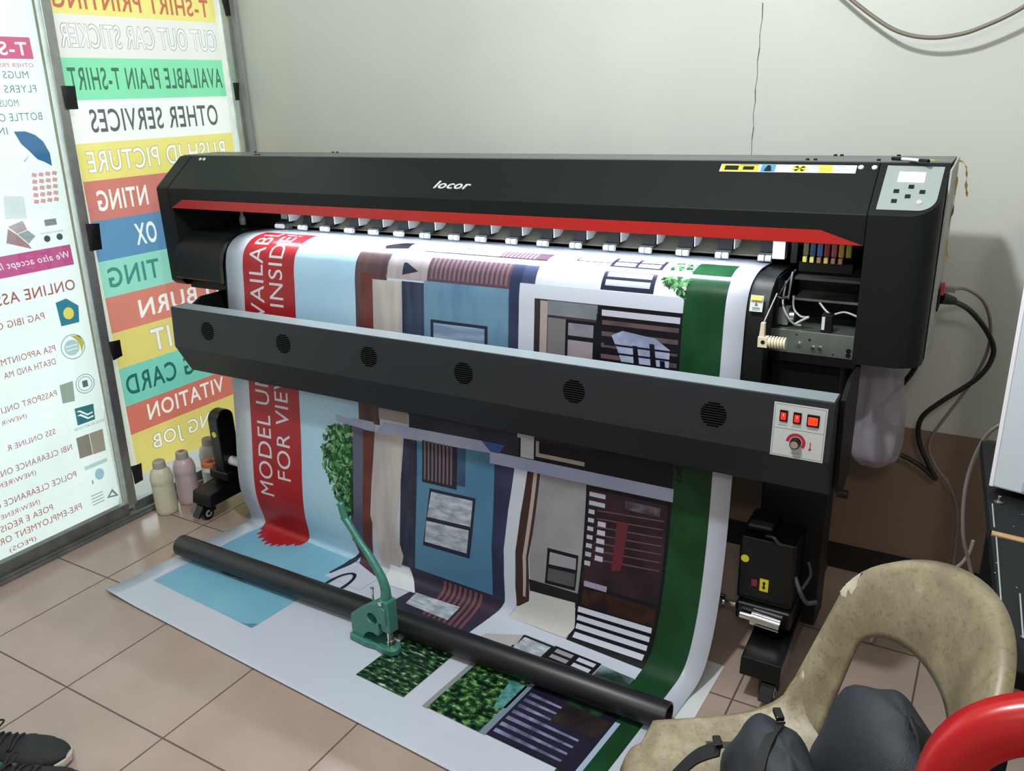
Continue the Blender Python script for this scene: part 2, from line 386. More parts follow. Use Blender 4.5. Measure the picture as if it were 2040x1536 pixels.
for i, (txt, ya, yb, zt, zb, c, oc, bold) in enumerate(TX):
    zt_, zb_ = ZB[i], ZB[i+1]; band = [(p1edge(zb_), zb_), (YR, zb_), (YR, zt_), (p1edge(zt_), zt_)]
    box = (ya, yb, zb, zt)
    inner = fit(text_loops(txt, bold), box)
    if oc:
        ref = text_loops(txt, bold); outer = fit(text_loops(txt, bold), box)
        # outline: grow every letter shape by a hair
        def grow(l, d):
            n = len(l); A = sum(l[k][0]*l[(k+1) % n][1]-l[(k+1) % n][0]*l[k][1] for k in range(n)); o = []
            sg = 1 if A > 0 else -1
            for k in range(n):
                (x0, y0), (x1, y1), (x2, y2) = l[k-1], l[k], l[(k+1) % n]
                ax, ay, bx, by = x1-x0, y1-y0, x2-x1, y2-y1; la = math.hypot(ax, ay) or 1; lb = math.hypot(bx, by) or 1
                nx, ny = ay/la+by/lb, -ax/la-bx/lb; ln = math.hypot(nx, ny) or 1
                o.append((x1+sg*d*nx/ln, y1+sg*d*ny/ln))
            return o
        def inside(p, l):
            c_ = False
            for k in range(len(l)):
                (xa, ya_), (xb, yb_) = l[k-1], l[k]
                if (ya_ > p[1]) != (yb_ > p[1]) and p[0] < (xb-xa)*(p[1]-ya_)/(yb_-ya_)+xa: c_ = not c_
            return c_
        big = []
        for l in inner:
            hole = any(inside(l[0], o2) for o2 in inner if o2 is not l)
            big.append(grow(l, -.0022 if hole else .0022))
        P1.area(BC[i], [band] + big); P1.area(oc, big + inner); P1.area(c, inner)
    else:
        P1.area(BC[i], [band] + inner); P1.area(c, inner)
P1.area('#e9e6da', [[(1.735, .128)] + [(p1edge(z), z) for z in reversed(ZB)] + [(1.768, 1.925)]])
P1.area('#efe9dc', [[(YR, .128), (YR+.02, .128), (YR+.022, 1.0), (YR+.016, 1.3), (YR+.02, 1.925), (YR, 1.925)]])
p1 = P1.build('poster')
tag(p1, 'tall poster listing services in red, yellow, green and blue bands on the fixed pane', 'poster')

# white poster with small print (sliding leaf)
P2 = Poster(GX-.006)
EY = lambda z: 1.652 + .033*z        # printed sheet's right edge follows the leaf
YL = .62
items = []   # (colour, loops) cut out of the white ground
def put(c, loops): items.append((c, loops))
def word(txt, yr, zt, zb, c, bold=.0, k=.80, shear=0, w=None):
    h = zt-zb; wd = w or k*h*len(txt); put(c, fit(text_loops(txt, bold, shear), (yr, yr-wd, zb, zt)))
g1 = '#5f8b86'; rd = '#b0605f'
for a in [('MUGS - F', 1.650, 1.606, 1.584, g1), ('FLYERS - U', 1.666, 1.564, 1.542, g1), ('MOUS', 1.598, 1.522, 1.501, g1), ('BOTTLE OPE', 1.666, 1.481, 1.457, g1), ('IN', 1.544, 1.440, 1.418, g1)]:
    word(*a, bold=0, k=.72)
word('OTHER PRI', 1.673, 1.630, 1.617, '#c9737f', 0, .9)
word('ONLINE ASSI', 1.655, .933, .896, rd, .008, .70)
for a in [('PAG IBIG O', 1.526, .844, .821), ('PSA APPOINTME', 1.538, .726, .704), ('DEATH AND MA', 1.528, .681, .660), ('PASSPORT ONLI', 1.508, .571, .550), ('(NEW/R', 1.391, .526, .506),
          ('SSS ONLINE R', 1.473, .440, .420), ('NBI CLEARANCE ONLIN', 1.517, .364, .342), ('(NEW/RENE', 1.376, .323, .300), ('POLICE CLEARANCE ONLIN', 1.510, .261, .238), ('(NEW/RENEW', 1.365, .216, .193),
          ('POEA E REGISTRAT', 1.403, .178, .155), ('PRE-EMPLOYMENT ORIENTATI', 1.503, .136, .112), ('(PEOS)', 1.323, .092, .070)]:
    word(*a, c=rd, bold=0, k=.70)
# pink title bar and pink note bar
tl = fit(text_loops('T-SH', .02), (1.664, 1.53, 1.652, 1.692)); tb = rect(1.35, 1.679, 1.642, 1.706)
put('#d75f86', [tb] + tl); put('#fdf3f6', tl)
nl = fit(text_loops('We also accept layou', .004, .25), (1.656, 1.36, 1.000, 1.030)); nb = rect(1.20, 1.668, .981, 1.050)
put('#c65a8f', [nb] + nl); put('#fbeef5', nl)
# umbrella
put('#3f6f9c', [[(1.563, 1.426), (1.60, 1.425), (1.630, 1.412), (1.652, 1.390), (1.666, 1.352), (1.664, 1.311), (1.642, 1.326), (1.620, 1.336), (1.600, 1.362), (1.577, 1.388)]])
put('#8b97a0', [[(1.597, 1.352), (1.600, 1.354), (1.576, 1.331), (1.573, 1.333)]])
# striped red tags
for q in range(5):
    for r_ in range(4):
        yy = 1.575+r_*.023+q*.003; zz = 1.200+q*.021; put('#dba3a6', [[(yy, zz), (yy+.016, zz-.004), (yy+.021, zz+.008), (yy+.006, zz+.012)]])
put('#d8dde0', [[(1.485, 1.235), (1.548, 1.225), (1.543, 1.155), (1.473, 1.162)]]) 
put('#b4a3a6', [[(1.476, 1.138), (1.527, 1.151), (1.535, 1.120), (1.50, 1.112)]]); put('#9aa4a8', [[(1.501, 1.110), (1.536, 1.118), (1.557, 1.096), (1.53, 1.075)]]); put('#a9868a', [[(1.459, 1.088), (1.474, 1.132), (1.498, 1.110), (1.528, 1.073), (1.536, 1.057)]])
put('#7b8688', [rect(1.597, 1.638, 1.122, 1.143)])
for yy in (1.594, 1.638): put('#4d5356', [ell(yy, 1.081, .011, .011)]); 
put('#d9dcdc', [rect(1.575, 1.655, 1.097, 1.103)])
# emblems beside the small print: house, globe, seal, cards, block, grey slip, drop, triangle
put('#3c7f97', [[(1.574, .866), (1.614, .872), (1.652, .838), (1.642, .781), (1.576, .782)], ell(1.611, .820, .019, .021)]); put('#e3d465', [ell(1.611, .820, .019, .021)])
put('#a9b8bd', [ell(1.601, .702, .045, .045), ell(1.601, .702, .041, .041)]); put('#b9ccd0', [ell(1.596, .700, .028, .028), rect(1.575, 1.617, .692, .695), rect(1.575, 1.617, .705, .708)])
put('#c9b44f', [[(1.600, .742), (1.632, .734), (1.642, .705), (1.628, .672), (1.627, .700), (1.618, .722)]]); 
put('#8fa3aa', [ell(1.615, .560, .036, .036), ell(1.615, .560, .033, .033)]); put('#9fb0b4', [ell(1.615, .560, .027, .027), ell(1.615, .560, .024, .024)]); put('#5f6f78', [rect(1.605, 1.625, .548, .572)])
put('#9aa596', [[(1.523, .583), (1.573, .584), (1.565, .511), (1.520, .516)]])
sq = [(1.557, .484), (1.629, .479), (1.623, .420), (1.555, .420)]; z1 = [(1.560, .470), (1.575, .472), (1.600, .450), (1.620, .452), (1.620, .447), (1.598, .444), (1.572, .466)]; z2 = [(1.560, .455), (1.575, .458), (1.600, .436), (1.620, .438), (1.620, .432), (1.597, .430), (1.572, .451)]
put('#3a7480', [sq, z1, z2])
word('SOCIAL SECURITY SYSTEM', 1.655, .412, .402, '#6a8088', 0, w=.115)
put('#8c8378', [[(1.539, .377), (1.588, .376), (1.586, .295), (1.536, .298)]]); put('#a19486', [[(1.590, .376), (1.643, .375), (1.638, .291), (1.588, .294)]])
put('#bfd3d6', [rect(1.545, 1.635, .247, .262)]); put('#9fc4d4', [ell(1.595, .212, .018, .022)]); put('#88a9b8', [rect(1.560, 1.566, .185, .200)])
put('#7f8a8c', [[(1.602, .108), (1.650, .099), (1.630, .136)], [(1.615, .112), (1.638, .107), (1.628, .124)]])
for q in range(4): put('#a8adb0', [rect(1.545, 1.592, .140-q*.012, .144-q*.012)])
# white ground with every item's outer outline cut away
def outer(loops):
    res = []
    for l in loops:
        p = l[0]; ins = False
        for o2 in loops:
            if o2 is l: continue
            c_ = False
            for k in range(len(o2)):
                (xa, ya_), (xb, yb_) = o2[k-1], o2[k]
                if (ya_ > p[1]) != (yb_ > p[1]) and p[0] < (xb-xa)*(p[1]-ya_)/(yb_-ya_)+xa: c_ = not c_
            ins ^= c_
        if not ins: res.append(l)
    return res
ground = [(YL, .062), (1.640, .064), (1.654, .094), (1.657, .412), (EY(.46), .46), (EY(1.0), 1.0), (EY(1.9), 1.9), (YL, 1.9)]
skip = {'#fdf3f6', '#fbeef5', '#e3d465'}
# holes: use full even-odd of every non-nested item
holes = []
for c, loops in items:
    if c in skip: continue
    holes += loops if c not in ('#d75f86', '#c65a8f', '#3c7f97') else [loops[0]]
P2.area('#f7fbfb', [ground] + holes)
for c, loops in items: P2.area(c, loops)
p2 = P2.build('poster')
tag(p2, 'white poster of small print, emblems and two pink bars on the sliding glass door', 'poster')

# black tape squares holding the posters
tape_m = mat('black_tape', '#0c0d12', .45, bump=.2, bscale=90)
def tape(pts, X, label):
    mb = MB()
    def fn(u, v):
        (a, b), (c, d), (e, f), (g, h) = pts
        y = (a*(1-u)+c*u)*(1-v)+(g*(1-u)+e*u)*v; z = (b*(1-u)+d*u)*(1-v)+(h*(1-u)+f*u)*v
        return (X+.004*math.sin(3*u+1.5*v), y, z)
    mb.grid(fn, 7, 7)
    tag(mb.build('tape_strip', tape_m, solid=.0006), label, 'tape', 'black tape holding the posters')
tape([(1.736,1.560),(1.783,1.559),(1.782,1.486),(1.736,1.486)], GX+.022, 'black tape square at left edge of the green poster band')
tape([(1.722,1.113),(1.772,1.108),(1.767,1.018),(1.719,1.020)], GX+.022, 'black tape square beside the blue poster band, second down the door stile')
tape([(1.717,.691),(1.762,.688),(1.763,.625),(1.717,.621)], GX+.022, 'black tape square beside the lower red band, third down the door stile')
tape([(1.704,.203),(1.749,.199),(1.745,.127),(1.703,.129)], GX+.022, 'lowest black tape square on the door stile, behind the ink bottles')
tape([(2.470,1.564),(2.501,1.563),(2.496,1.497),(2.468,1.497)], GX+.008, 'crumpled black tape at right edge of the green poster band, by the wall')
tape([(2.458,1.93),(2.504,1.93),(2.511,1.812),(2.478,1.808)], GX+.008, 'black tape at top right corner of the banded poster, by the wall')

# ------------------------------------------------------------------ the printed banner: over the platen, down behind the bar, out along the floor
ST = [(-2.28,2.19,1.052,-.5,2.19,1.052),(-2.28,2.10,1.060,-.5,2.10,1.060),(-2.28,2.02,1.061,-.5,2.02,1.061),
(-2.28,1.978,1.053,-.5,1.978,1.053),(-2.28,1.949,1.038,-.5,1.947,1.040),(-2.28,1.926,1.012,-.5,1.924,1.014),
(-2.28,1.914,.969,-.5,1.910,.969),(-2.28,1.908,.91,-.5,1.904,.91),(-2.28,1.900,.842,-.5,1.898,.842),
(-2.28,1.885,.72,-.5,1.890,.72),(-2.28,1.866,.568,-.5,1.881,.568),(-2.28,1.848,.40,-.5,1.864,.40),
(-2.28,1.830,.25,-.5,1.838,.27),(-2.28,1.826,.17,-.502,1.815,.18),(-2.28,1.834,.11,-.506,1.788,.105),
(-2.281,1.850,.055,-.512,1.763,.055),(-2.284,1.857,.022,-.52,1.735,.026),(-2.292,1.835,.008,-.53,1.70,.010),
(-2.305,1.78,.006,-.537,1.64,.006),(-2.316,1.70,.006,-.545,1.56,.006),(-2.332,1.54,.006,-.558,1.42,.006),(-2.358,1.298,.006,-.58,1.185,.006)]
def herm(Pp, n=12):
    out = []
    for i in range(len(Pp)-1):
        p0, p1, p2, p3 = Pp[max(i-1,0)], Pp[i], Pp[i+1], Pp[min(i+2,len(Pp)-1)]
        m1 = (p2-p0)/2 if i else p2-p1; m2 = (p3-p1)/2 if i < len(Pp)-2 else p2-p1
        for j in range(n):
            u = j/n; out.append((2*u**3-3*u*u+1)*p1+(u**3-2*u*u+u)*m1+(-2*u**3+3*u*u)*p2+(u**3-u*u)*m2)
    out.append(Pp[-1]); return out
CL = herm([Vector(q[:3]) for q in ST]); CRt = herm([Vector(q[3:]) for q in ST])
TT = [0]
for i in range(1, len(CL)):
    a = (CL[i]+CRt[i])/2; b_ = (CL[i-1]+CRt[i-1])/2; TT.append(TT[-1]+math.hypot(a.y-b_.y, a.z-b_.z))
BW, BT = 1.78, TT[-1]
import bisect
def surf(s, t):
    t = min(max(t, 0), BT); i = min(max(bisect.bisect_right(TT, t)-1, 0), len(TT)-2); f = (t-TT[i])/(TT[i+1]-TT[i])
    a = CL[i].lerp(CL[i+1], f); b = CRt[i].lerp(CRt[i+1], f); p = a.lerp(b, s/BW)
    if t > 1.74 and s < .13:                                       # curled front corner
        p.z += .010*((t-1.74)/.1)**2*((.13-s)/.13)
    return p
def snorm(s, t):
    e = .004; a = surf(s, min(t+e, BT))-surf(s, max(t-e, 0)); b = surf(s+e, t)-surf(s-e, t)
    return b.cross(-a).normalized()                                # towards the room
vinyl = mat('white_vinyl', '#b8becc', .28, spec=.5, var=.02, vscale=6)
ban = MB(); NS, NT = 24, 220
ban.grid(lambda u, v: surf(u*BW, v*BT), NS, NT)
banner = ban.build('banner', vinyl, smooth=True, solid=.0008, soff=-1)
tag(banner, 'wide vinyl banner with red lettered band and house picture, running from printer to floor', 'banner')

class Print:
    def __init__(s): s.mb = MB(); s.mats = []; s.uv = []; s.n = []
    def put(s, loops, m, layer, isfaces=None):
        """an area of the (s,t) sheet, cut fine enough to follow its bends"""
        bm = bmesh.new()
        if isfaces: vs, fs = isfaces
        elif len(loops) == 1 and len(loops[0]) == 4: vs, fs = loops[0], [(0,1,2,3)]
        else: vs, fs = fill(loops)
        bv = [bm.verts.new((p[0], p[1], 0)) for p in vs]
        for f in fs:
            try: bm.faces.new([bv[i] for i in f])
            except ValueError: pass
        t0 = min(p[1] for p in vs); t1 = max(p[1] for p in vs); t = .0
        cuts = [q*.01 for q in range(0, 19)] + [.19+q*.005 for q in range(0, 46)] + [.42+q*.035 for q in range(1, 18)] + [1.05+q*.00625 for q in range(0, 60)] + [1.5, 1.6, 1.7]
        for t in cuts:
            if t0 < t < t1:
                bmesh.ops.bisect_plane(bm, geom=bm.verts[:]+bm.edges[:]+bm.faces[:], plane_co=(0, t, 0), plane_no=(0, 1, 0))
        bmesh.ops.dissolve_degenerate(bm, dist=1e-6, edges=bm.edges[:])
        for f in bm.faces:
            f.normal_update()
            if f.normal.z > 0: f.normal_flip()
        bm.verts.index_update()
        if m not in s.mats: s.mats.append(m)
        pts = []
        for v in bm.verts:
            a, b = v.co.x, v.co.y; nn = snorm(a, b); p = surf(a, b) + nn*(.0004+.00028*layer); pts.append(p); s.n.append(nn); s.uv.append((a, b))
        s.mb.add(pts, [tuple(v.index for v in f.verts) for f in bm.faces], s.mats.index(m)); bm.free()
    def build(s, name, parent):
        me = bpy.data.meshes.new(name); me.from_pydata([tuple(v) for v in s.mb.v], [], s.mb.f)
        for mm in s.mats: me.materials.append(mm)
        me.polygons.foreach_set('material_index', s.mb.m); me.polygons.foreach_set('use_smooth', [True]*len(me.polygons))
        me.normals_split_custom_set_from_vertices([tuple(v) for v in s.n])
        ul = me.uv_layers.new(name='sheet')
        for lp in me.loops: ul.data[lp.index].uv = s.uv[lp.vertex_index]
        o = bpy.data.objects.new(name, me); COL.objects.link(o); o.parent = parent; return o
def ink(col, col2=None, scale=30, stretch=(1, 1), lo=.4, hi=.6, rough=.28, grad=None):
    """printed colour; col2 mottles it with noise laid out on the sheet"""
    key = 'ink_%s_%s_%s_%s' % (col, col2, scale, stretch)
    if key in MATS: return MATS[key]
    M = bpy.data.materials.new(key.replace('#', '')[:50]); M.use_nodes = True; nt = M.node_tree; b = nt.nodes['Principled BSDF']
    b.inputs['Roughness'].default_value = rough; b.inputs['Base Color'].default_value = lin(col); b.inputs['Specular IOR Level'].default_value = .22
    if col2:
        uv = nt.nodes.new('ShaderNodeUVMap'); uv.uv_map = 'sheet'; mp = nt.nodes.new('ShaderNodeMapping'); mp.inputs['Scale'].default_value = (stretch[0], stretch[1], 1)
        n = nt.nodes.new('ShaderNodeTexNoise'); n.inputs['Scale'].default_value = scale; n.inputs['Detail'].default_value = 4
        r = nt.nodes.new('ShaderNodeValToRGB'); r.color_ramp.elements[0].position = lo; r.color_ramp.elements[1].position = hi
        cs = col2 if isinstance(col2, (list, tuple)) else [col2]
        r.color_ramp.elements[0].color = lin(col); r.color_ramp.elements[1].color = lin(cs[-1])
        for i, c in enumerate(cs[:-1]):
            e = r.color_ramp.elements.new(lo+(hi-lo)*(i+1)/len(cs)); e.color = lin(c)
        nt.links.new(uv.outputs[0], mp.inputs[0]); nt.links.new(mp.outputs[0], n.inputs['Vector']); nt.links.new(n.outputs['Fac'], r.inputs['Fac']); nt.links.new(r.outputs[0], b.inputs['Base Color'])
    MATS[key] = M; return M
def R(s0, s1, t0, t1): return [[(s0, t0), (s1, t0), (s1, t1), (s0, t1)]]
PR = Print(); q = PR.put
RED, SKY = ink('#9c2026', '#a4252b', 8), ink('#9fc3dd', '#a9cbe0', 3)
NAVY, DARK, BLACK = ink('#272a3d'), ink('#2a2730', '#1f1d27', 12), ink('#14141b')
WHITE, PALE, BEIGE, GREYW = ink('#b8becc'), ink('#b4bac8'), ink('#a79f9e', '#b9b2ae', 3, (8, 1)), ink('#7f7f82', '#8e8e90', 5)
BROWN, RBROWN, BLUEW = ink('#46363e', '#58403f', 4, (10, 1)), ink('#6a3a33', '#57302d', 6), ink('#527597', '#64879f', 4, (3, 1))
LILAC, LAWN = ink('#9ea5c4', '#aab0cc', 8), ink('#14371f', '#1a4228', 9)
PURP = ink('#55404c')
LEAF = ink('#1d3324', ['#2f6a38', '#6d9a52'], 60, (1, 1), .38, .66)
HEDGE = ink('#10181a', ['#1d3a28', '#4b6d46', '#c5d6c0'], 42, (1, 2.2), .40, .72)
HEDGE2 = ink('#0b1210', ['#1d4226', '#5c8744', '#cbdcbc'], 40, (1.2, 1.6), .40, .74)
MOTTLE = ink('#858d97', ['#9fa6b0', '#b9bfc9'], 40, (.6, 1.6), .36, .66)
# --- t .238 .. 1.30 main picture, left to right
q(R(.318, .575, .238, 1.30), SKY, 0)
q(R(.078, .575, 1.29, 1.722), ink('#6fa4bd', '#79adc4', 3), 0)  # floor part of the sky in darker teal, its dimmer light inked in
q(R(.082, .318, .148, 1.292), RED, 1)
brush = [(.082, 1.285), (.318, 1.285), (.312, 1.315), (.296, 1.335), (.285, 1.322), (.272, 1.352), (.262, 1.340), (.250, 1.372), (.240, 1.355), (.226, 1.384), (.214, 1.362), (.200, 1.388), (.186, 1.360), (.172, 1.378), (.160, 1.352), (.140, 1.368), (.128, 1.340), (.112, 1.352), (.104, 1.318), (.090, 1.322)]
q([brush], RED, 1)
# lettering, read from the floor upwards
def banner_word(txt, s_top, s_base, t_start, t_end, layer):
    lp = text_loops(txt, 0); x0, x1, y0, y1 = bbox(lp)
    q([[(s_base-(p[1]-y0)/(y1-y0)*(s_base-s_top), t_start-(p[0]-x0)/(x1-x0)*(t_start-t_end)) for p in l] for l in lp], ink('#cfcdd2'), layer)
banner_word('MODEL UNIT AVAILABL', .112, .178, 1.135, .158, 3)
banner_word('FOR VIEWING INSIDE!', .203, .266, 1.055, .168, 3)
# upper unfinished strip
q([[(.643, .198), (.690, .160), (.725, .152), (.736, .206), (.654, .217)]], DARK, 1)
q([[(.760, .170), (.880, .169), (.898, .214), (.772, .216)]], ink('#8e93a0', '#cfd4dc', 20), 1)
q(R(.880, 1.06, .171, .175), DARK, 1); q(R(.80, 1.215, .212, .217), DARK, 1)
q([[(1.063, .172), (1.219, .169), (1.214, .213), (1.061, .213)]], PURP, 1)
for k in range(9): q(R(1.068+k*.0125, 1.0735+k*.0125, .172, .212), ink('#8a7a84'), 2)
q(R(1.298, 1.302, .172, .203), DARK, 1); q(R(1.298, 1.403, .199, .202), DARK, 1)
q(R(1.401, 1.547, .160, .219), NAVY, 1)
for a in (1.412, 1.479):
    for b in (.167, .194): q(R(a, a+.058, b, b+.019), PALE, 2)
q(R(1.627, 1.726, .150, .226), LAWN, 1)
# main house, top .238
q(R(.575, .70, .238, .50), BROWN, 1); q(R(.600, .655, .31, .50), RBROWN, 2)
q(R(.697, .848, .238, .318), ink('#a39a9c', '#8f8a92', 3, (10, 1)), 1)
q(R(.645, .757, .327, .50), BEIGE, 3)
q([[(.757, .268), (.768, .268), (.815, .292), (.757, .306)]], NAVY, 2)
q(R(.757, .838, .324, .50), ink('#232636', '#39435a', 3, (10, 1)), 2)
q(R(.848, 1.128, .241, .318), PURP, 1)
for k in range(17): q(R(.860+k*.0158, .867+k*.0158, .243, .309), ink('#75606a'), 2)
q(R(1.128, 1.165, .241, .50), ink('#2b3350', '#343a55', 8), 1); q(R(1.165, 1.207, .242, .297), ink('#3c4466'), 1)
q(R(.838, 1.128, .317, .50), BLUEW, 2)
q(R(.862, 1.060, .428, .60), NAVY, 3); q(R(.872, 1.050, .437, .60), ink('#6f86a2', '#8fa3ba', 18, (.4, 3)), 4)
q(R(1.207, 1.40, .242, .297), ink('#c0c9da', '#d4dae6', 4), 1); q(R(1.40, 1.625, .236, .30), ink('#d6dbe6'), 1)
q(R(1.400, 1.545, .238, .295), NAVY, 2); q(R(1.411, 1.533, .243, .258), PALE, 3); q(R(1.411, 1.533, .267, .283), PALE, 3)
q(R(1.161, 1.626, .297, .334), WHITE, 3); q(R(1.161, 1.210, .334, .74), WHITE, 3)
q(R(1.208, 1.627, .333, .74), ink('#3a3136', '#2c272d', 7), 2)
q(R(1.228, 1.250, .338, .50), ink('#9b908e'), 3); q(R(1.250, 1.398, .336, .375), ink('#6b7078', '#7e848c', 5), 3); q(R(1.252, 1.306, .382, .52), ink('#6d6a6c'), 3)
q(R(1.306, 1.395, .382, .52), BLACK, 3); q(R(1.314, 1.388, .390, .424), ink('#8b8790', '#6f6c78', 8), 4); q(R(1.314, 1.388, .436, .50), ink('#8f858c', '#7b626c', 7), 4)
q(R(1.395, 1.627, .334, .74), BLACK, 3); q(R(1.410, 1.622, .345, .361), ink('#b3b3c4'), 4)
for k in range(5): q(R(1.412, 1.620, .372+k*.030, .384+k*.030), ink('#5d4a4c', '#41383f', 9), 4)
q([[(1.440, .41), (1.470, .395), (1.56, .405), (1.60, .43), (1.60, .50), (1.48, .50), (1.46, .45)]], ink('#9ba3c0', '#7a819f', 14), 5)
for a, b in ((1.500, .43), (1.545, .42), (1.575, .46)): q([[(a, b), (a+.013, b), (a+.024, b+.07), (a+.008, b+.07)]], BLACK, 6)
for k in range(3): q(R(1.42, 1.62, .432+k*.022, .437+k*.022), BLACK, 6)
q(R(1.627, 1.730, .236, 1.725), LAWN, 1)
# --- lower run
q(R(.575, .66, .50, .79), BROWN, 1); q(R(.66, .775, .50, .735), ink('#3a3034'), 1)
q(R(.775, 1.165, .50, .802), ink('#282833', '#353645', 6), 1)
q(R(.657, .772, .731, .768), ink('#9a8f8c'), 2)
q([[(.475, .783), (.548, .790), (.548, .783), (.636, .783), (.636, .816), (.485, .806)]], LILAC, 3)
q([[(.676, .777), (1.073, .772), (1.073, .805), (.640, .82)]], LILAC, 4)
q([[(1.040, .772), (1.12, .772), (1.10, .802), (1.073, .802)]], ink('#3c5a9c'), 5)
q(R(1.070, 1.632, .799, .836), ink('#98a2c6', '#a4abca', 6), 5)
q(R(.535, .592, .81, 1.22), ink('#5c5c70', '#4a4a5e', 4), 2); q([[(.590, .815), (.640, .815), (.622, 1.284), (.585, 1.22)]], RBROWN, 3); q([[(.540, 1.22), (.590, 1.22), (.624, 1.284), (.70, 1.33), (.58, 1.30), (.56, 1.26)]], ink('#4a3238'), 2)
q([[(.639, .815), (.755, .808), (.742, .958), (.726, 1.093), (.740, 1.17), (.757, 1.215), (.742, 1.28), (.66, 1.28), (.650, 1.20), (.62, 1.10), (.625, .98)]], BEIGE, 4)
q(R(.742, .830, .805, 1.25), ink('#2a2a38', '#373a4c', 5, (6, 1)), 2)
q(R(.805, 1.112, .800, 1.245), ink('#46708f', '#527c98', 4), 3)
q(R(.825, .955, .806, .945), ink('#2a2733'), 4)
for k in range(8): q(R(.832+k*.014, .839+k*.014, .808, .935), ink('#6d5e66'), 5)
q(R(.955, .985, .806, .93), ink('#2f3d54', '#3c5470', 6), 4)
q([[(.855, .960), (1.024, .958), (1.014, 1.153), (.836, 1.153)]], NAVY, 5); q([[(.861, .970), (1.014, .968), (1.010, 1.052), (.848, 1.055)]], MOTTLE, 6); q([[(.846, 1.068), (1.005, 1.065), (1.002, 1.139), (.842, 1.140)]], MOTTLE, 6)
q([[(1.085, .80), (1.16, .80), (1.135, 1.09), (1.16, 1.25), (1.11, 1.25), (1.088, 1.1)]], ink('#2c2f45', '#35395a', 6), 4)
q(R(1.173, 1.216, .72, .797), ink('#b9bdc6'), 5)
q([[(1.154, .834), (1.197, .834), (1.180, .97), (1.171, 1.09), (1.180, 1.18), (1.197, 1.248), (1.186, 1.295), (1.139, 1.318), (1.156, 1.252), (1.140, 1.17), (1.131, 1.095), (1.138, .97)]], WHITE, 5)
q(R(1.165, 1.65, .50, .80), ink('#17161c'), 1)
q(R(1.222, 1.375, .775, .787), ink('#a89c98'), 3); q(R(1.222, 1.232, .74, .785), ink('#a89c98'), 3)
q([[(1.19, .834), (1.245, .834), (1.215, 1.1), (1.24, 1.25), (1.19, 1.25), (1.17, 1.09)]], ink('#3c2a2a'), 3)
q([[(1.217, .836), (1.229, .836), (1.208, 1.1), (1.222, 1.215), (1.213, 1.215), (1.196, 1.1)]], ink('#a39690'), 4)
q([[(1.238, .836), (1.388, .836), (1.388, 1.06), (1.388, 1.19), (1.235, 1.195), (1.218, 1.10)]], GREYW, 4)
q([[(1.275, 1.056), (1.374, 1.056), (1.376, 1.155), (1.278, 1.158)]], BLACK, 5); q([[(1.284, 1.066), (1.368, 1.066), (1.370, 1.098), (1.284, 1.102)]], ink('#8d8a92'), 6); q([[(1.284, 1.113), (1.370, 1.109), (1.371, 1.146), (1.285, 1.149)]], ink('#4f4c52'), 6)
q([[(1.225, 1.160), (1.39, 1.160), (1.39, 1.20), (1.235, 1.20)]], ink('#201d20'), 5)
q([[(1.235, 1.192), (1.382, 1.186), (1.397, 1.256), (1.385, 1.288), (1.19, 1.288), (1.205, 1.25), (1.235, 1.225)]], ink('#b4b2b0', '#bfbdba', 5), 6)
q([[(1.383, .838), (1.629, .836), (1.629, 1.10), (1.631, 1.292), (1.39, 1.292), (1.386, 1.19)]], BLACK, 4.5)
q(R(1.392, 1.620, .848, 1.13), ink('#241a20', '#33232a', 9), 5)
for k in range(9):
    t0 = .856+k*.026
    q(R(1.394, 1.412+(.03 if k < 2 else 0), t0, t0+.013), ink('#a8a8ba'), 6)
    if 2 < k < 8: q(R(1.424, 1.448, t0+.004, t0+.019), ink('#b0b0c2'), 6)
for k in range(7): q([[(1.42, .905+k*.0245), (1.612, .893+k*.0245), (1.612, .897+k*.0245), (1.42, .909+k*.0245)]], ink('#5e4446'), 6)
q([[(1.480, .927), (1.514, .925), (1.504, 1.068), (1.476, 1.075)]], ink('#5c2630'), 7)
q(R(1.50, 1.60, .86, .885), ink('#5b5560', '#3a343c', 30), 6)
q(R(1.40, 1.47, 1.12, 1.135), ink('#8f8fa2'), 6); q(R(1.40, 1.62, 1.14, 1.185), ink('#1f1518', '#3a2418', 20), 6)
for k in range(4):
    t0 = 1.192+k*.024; q([[(1.394+k*.003, t0), (1.617, t0-.004), (1.618, t0+.010), (1.394+k*.003, t0+.015)]], ink('#c3c6d4'), 6)
# --- floor run
q(R(.54, .70, 1.302, 1.41), WHITE, 2); q([[(.536, 1.30), (.565, 1.255), (.572, 1.256), (.545, 1.39), (.536, 1.39)]], NAVY, 3)
def ring(s0, t0, rs, rt, w): return [ell(s0, t0, rs, rt), ell(s0, t0, rs-w, rt-w)]
q(ring(.612, 1.425, .038, .078, .012), BLACK, 4)
q([rect(.624, .703, 1.512, 1.535), rect(.633, .694, 1.519, 1.528)], BLACK, 4); q([ell(.740, 1.512, .026, .016), ell(.746, 1.508, .014, .007)], BLACK, 4)
gl = fit(text_loops('B', .02), (.228, .300, 1.575, 1.520)); q([rect(.199, .329, 1.510, 1.567)] + gl, ink('#3a4d34'), 3)
q(R(.30, .352, 1.572, 1.574), NAVY, 2)
q([[(.57, 1.722), (.575, 1.70), (.56, 1.705), (.54, 1.718), (.52, 1.722)]], ink('#4f7f93'), 3)
q([[(.70, 1.26), (.78, 1.255), (.86, 1.33), (.72, 1.345)]], ink('#cfd2d6'), 4)
q([[(.78, 1.245), (1.16, 1.245), (1.14, 1.30), (1.13, 1.50), (.82, 1.50), (.84, 1.33)]], ink('#352c3c', '#2c2a3c', 8), 3)
for k in range(8): q([[(.925+k*.020, 1.253), (.935+k*.020, 1.253), (.965+k*.020, 1.40), (.955+k*.020, 1.40)]], ink('#6e4448'), 4)
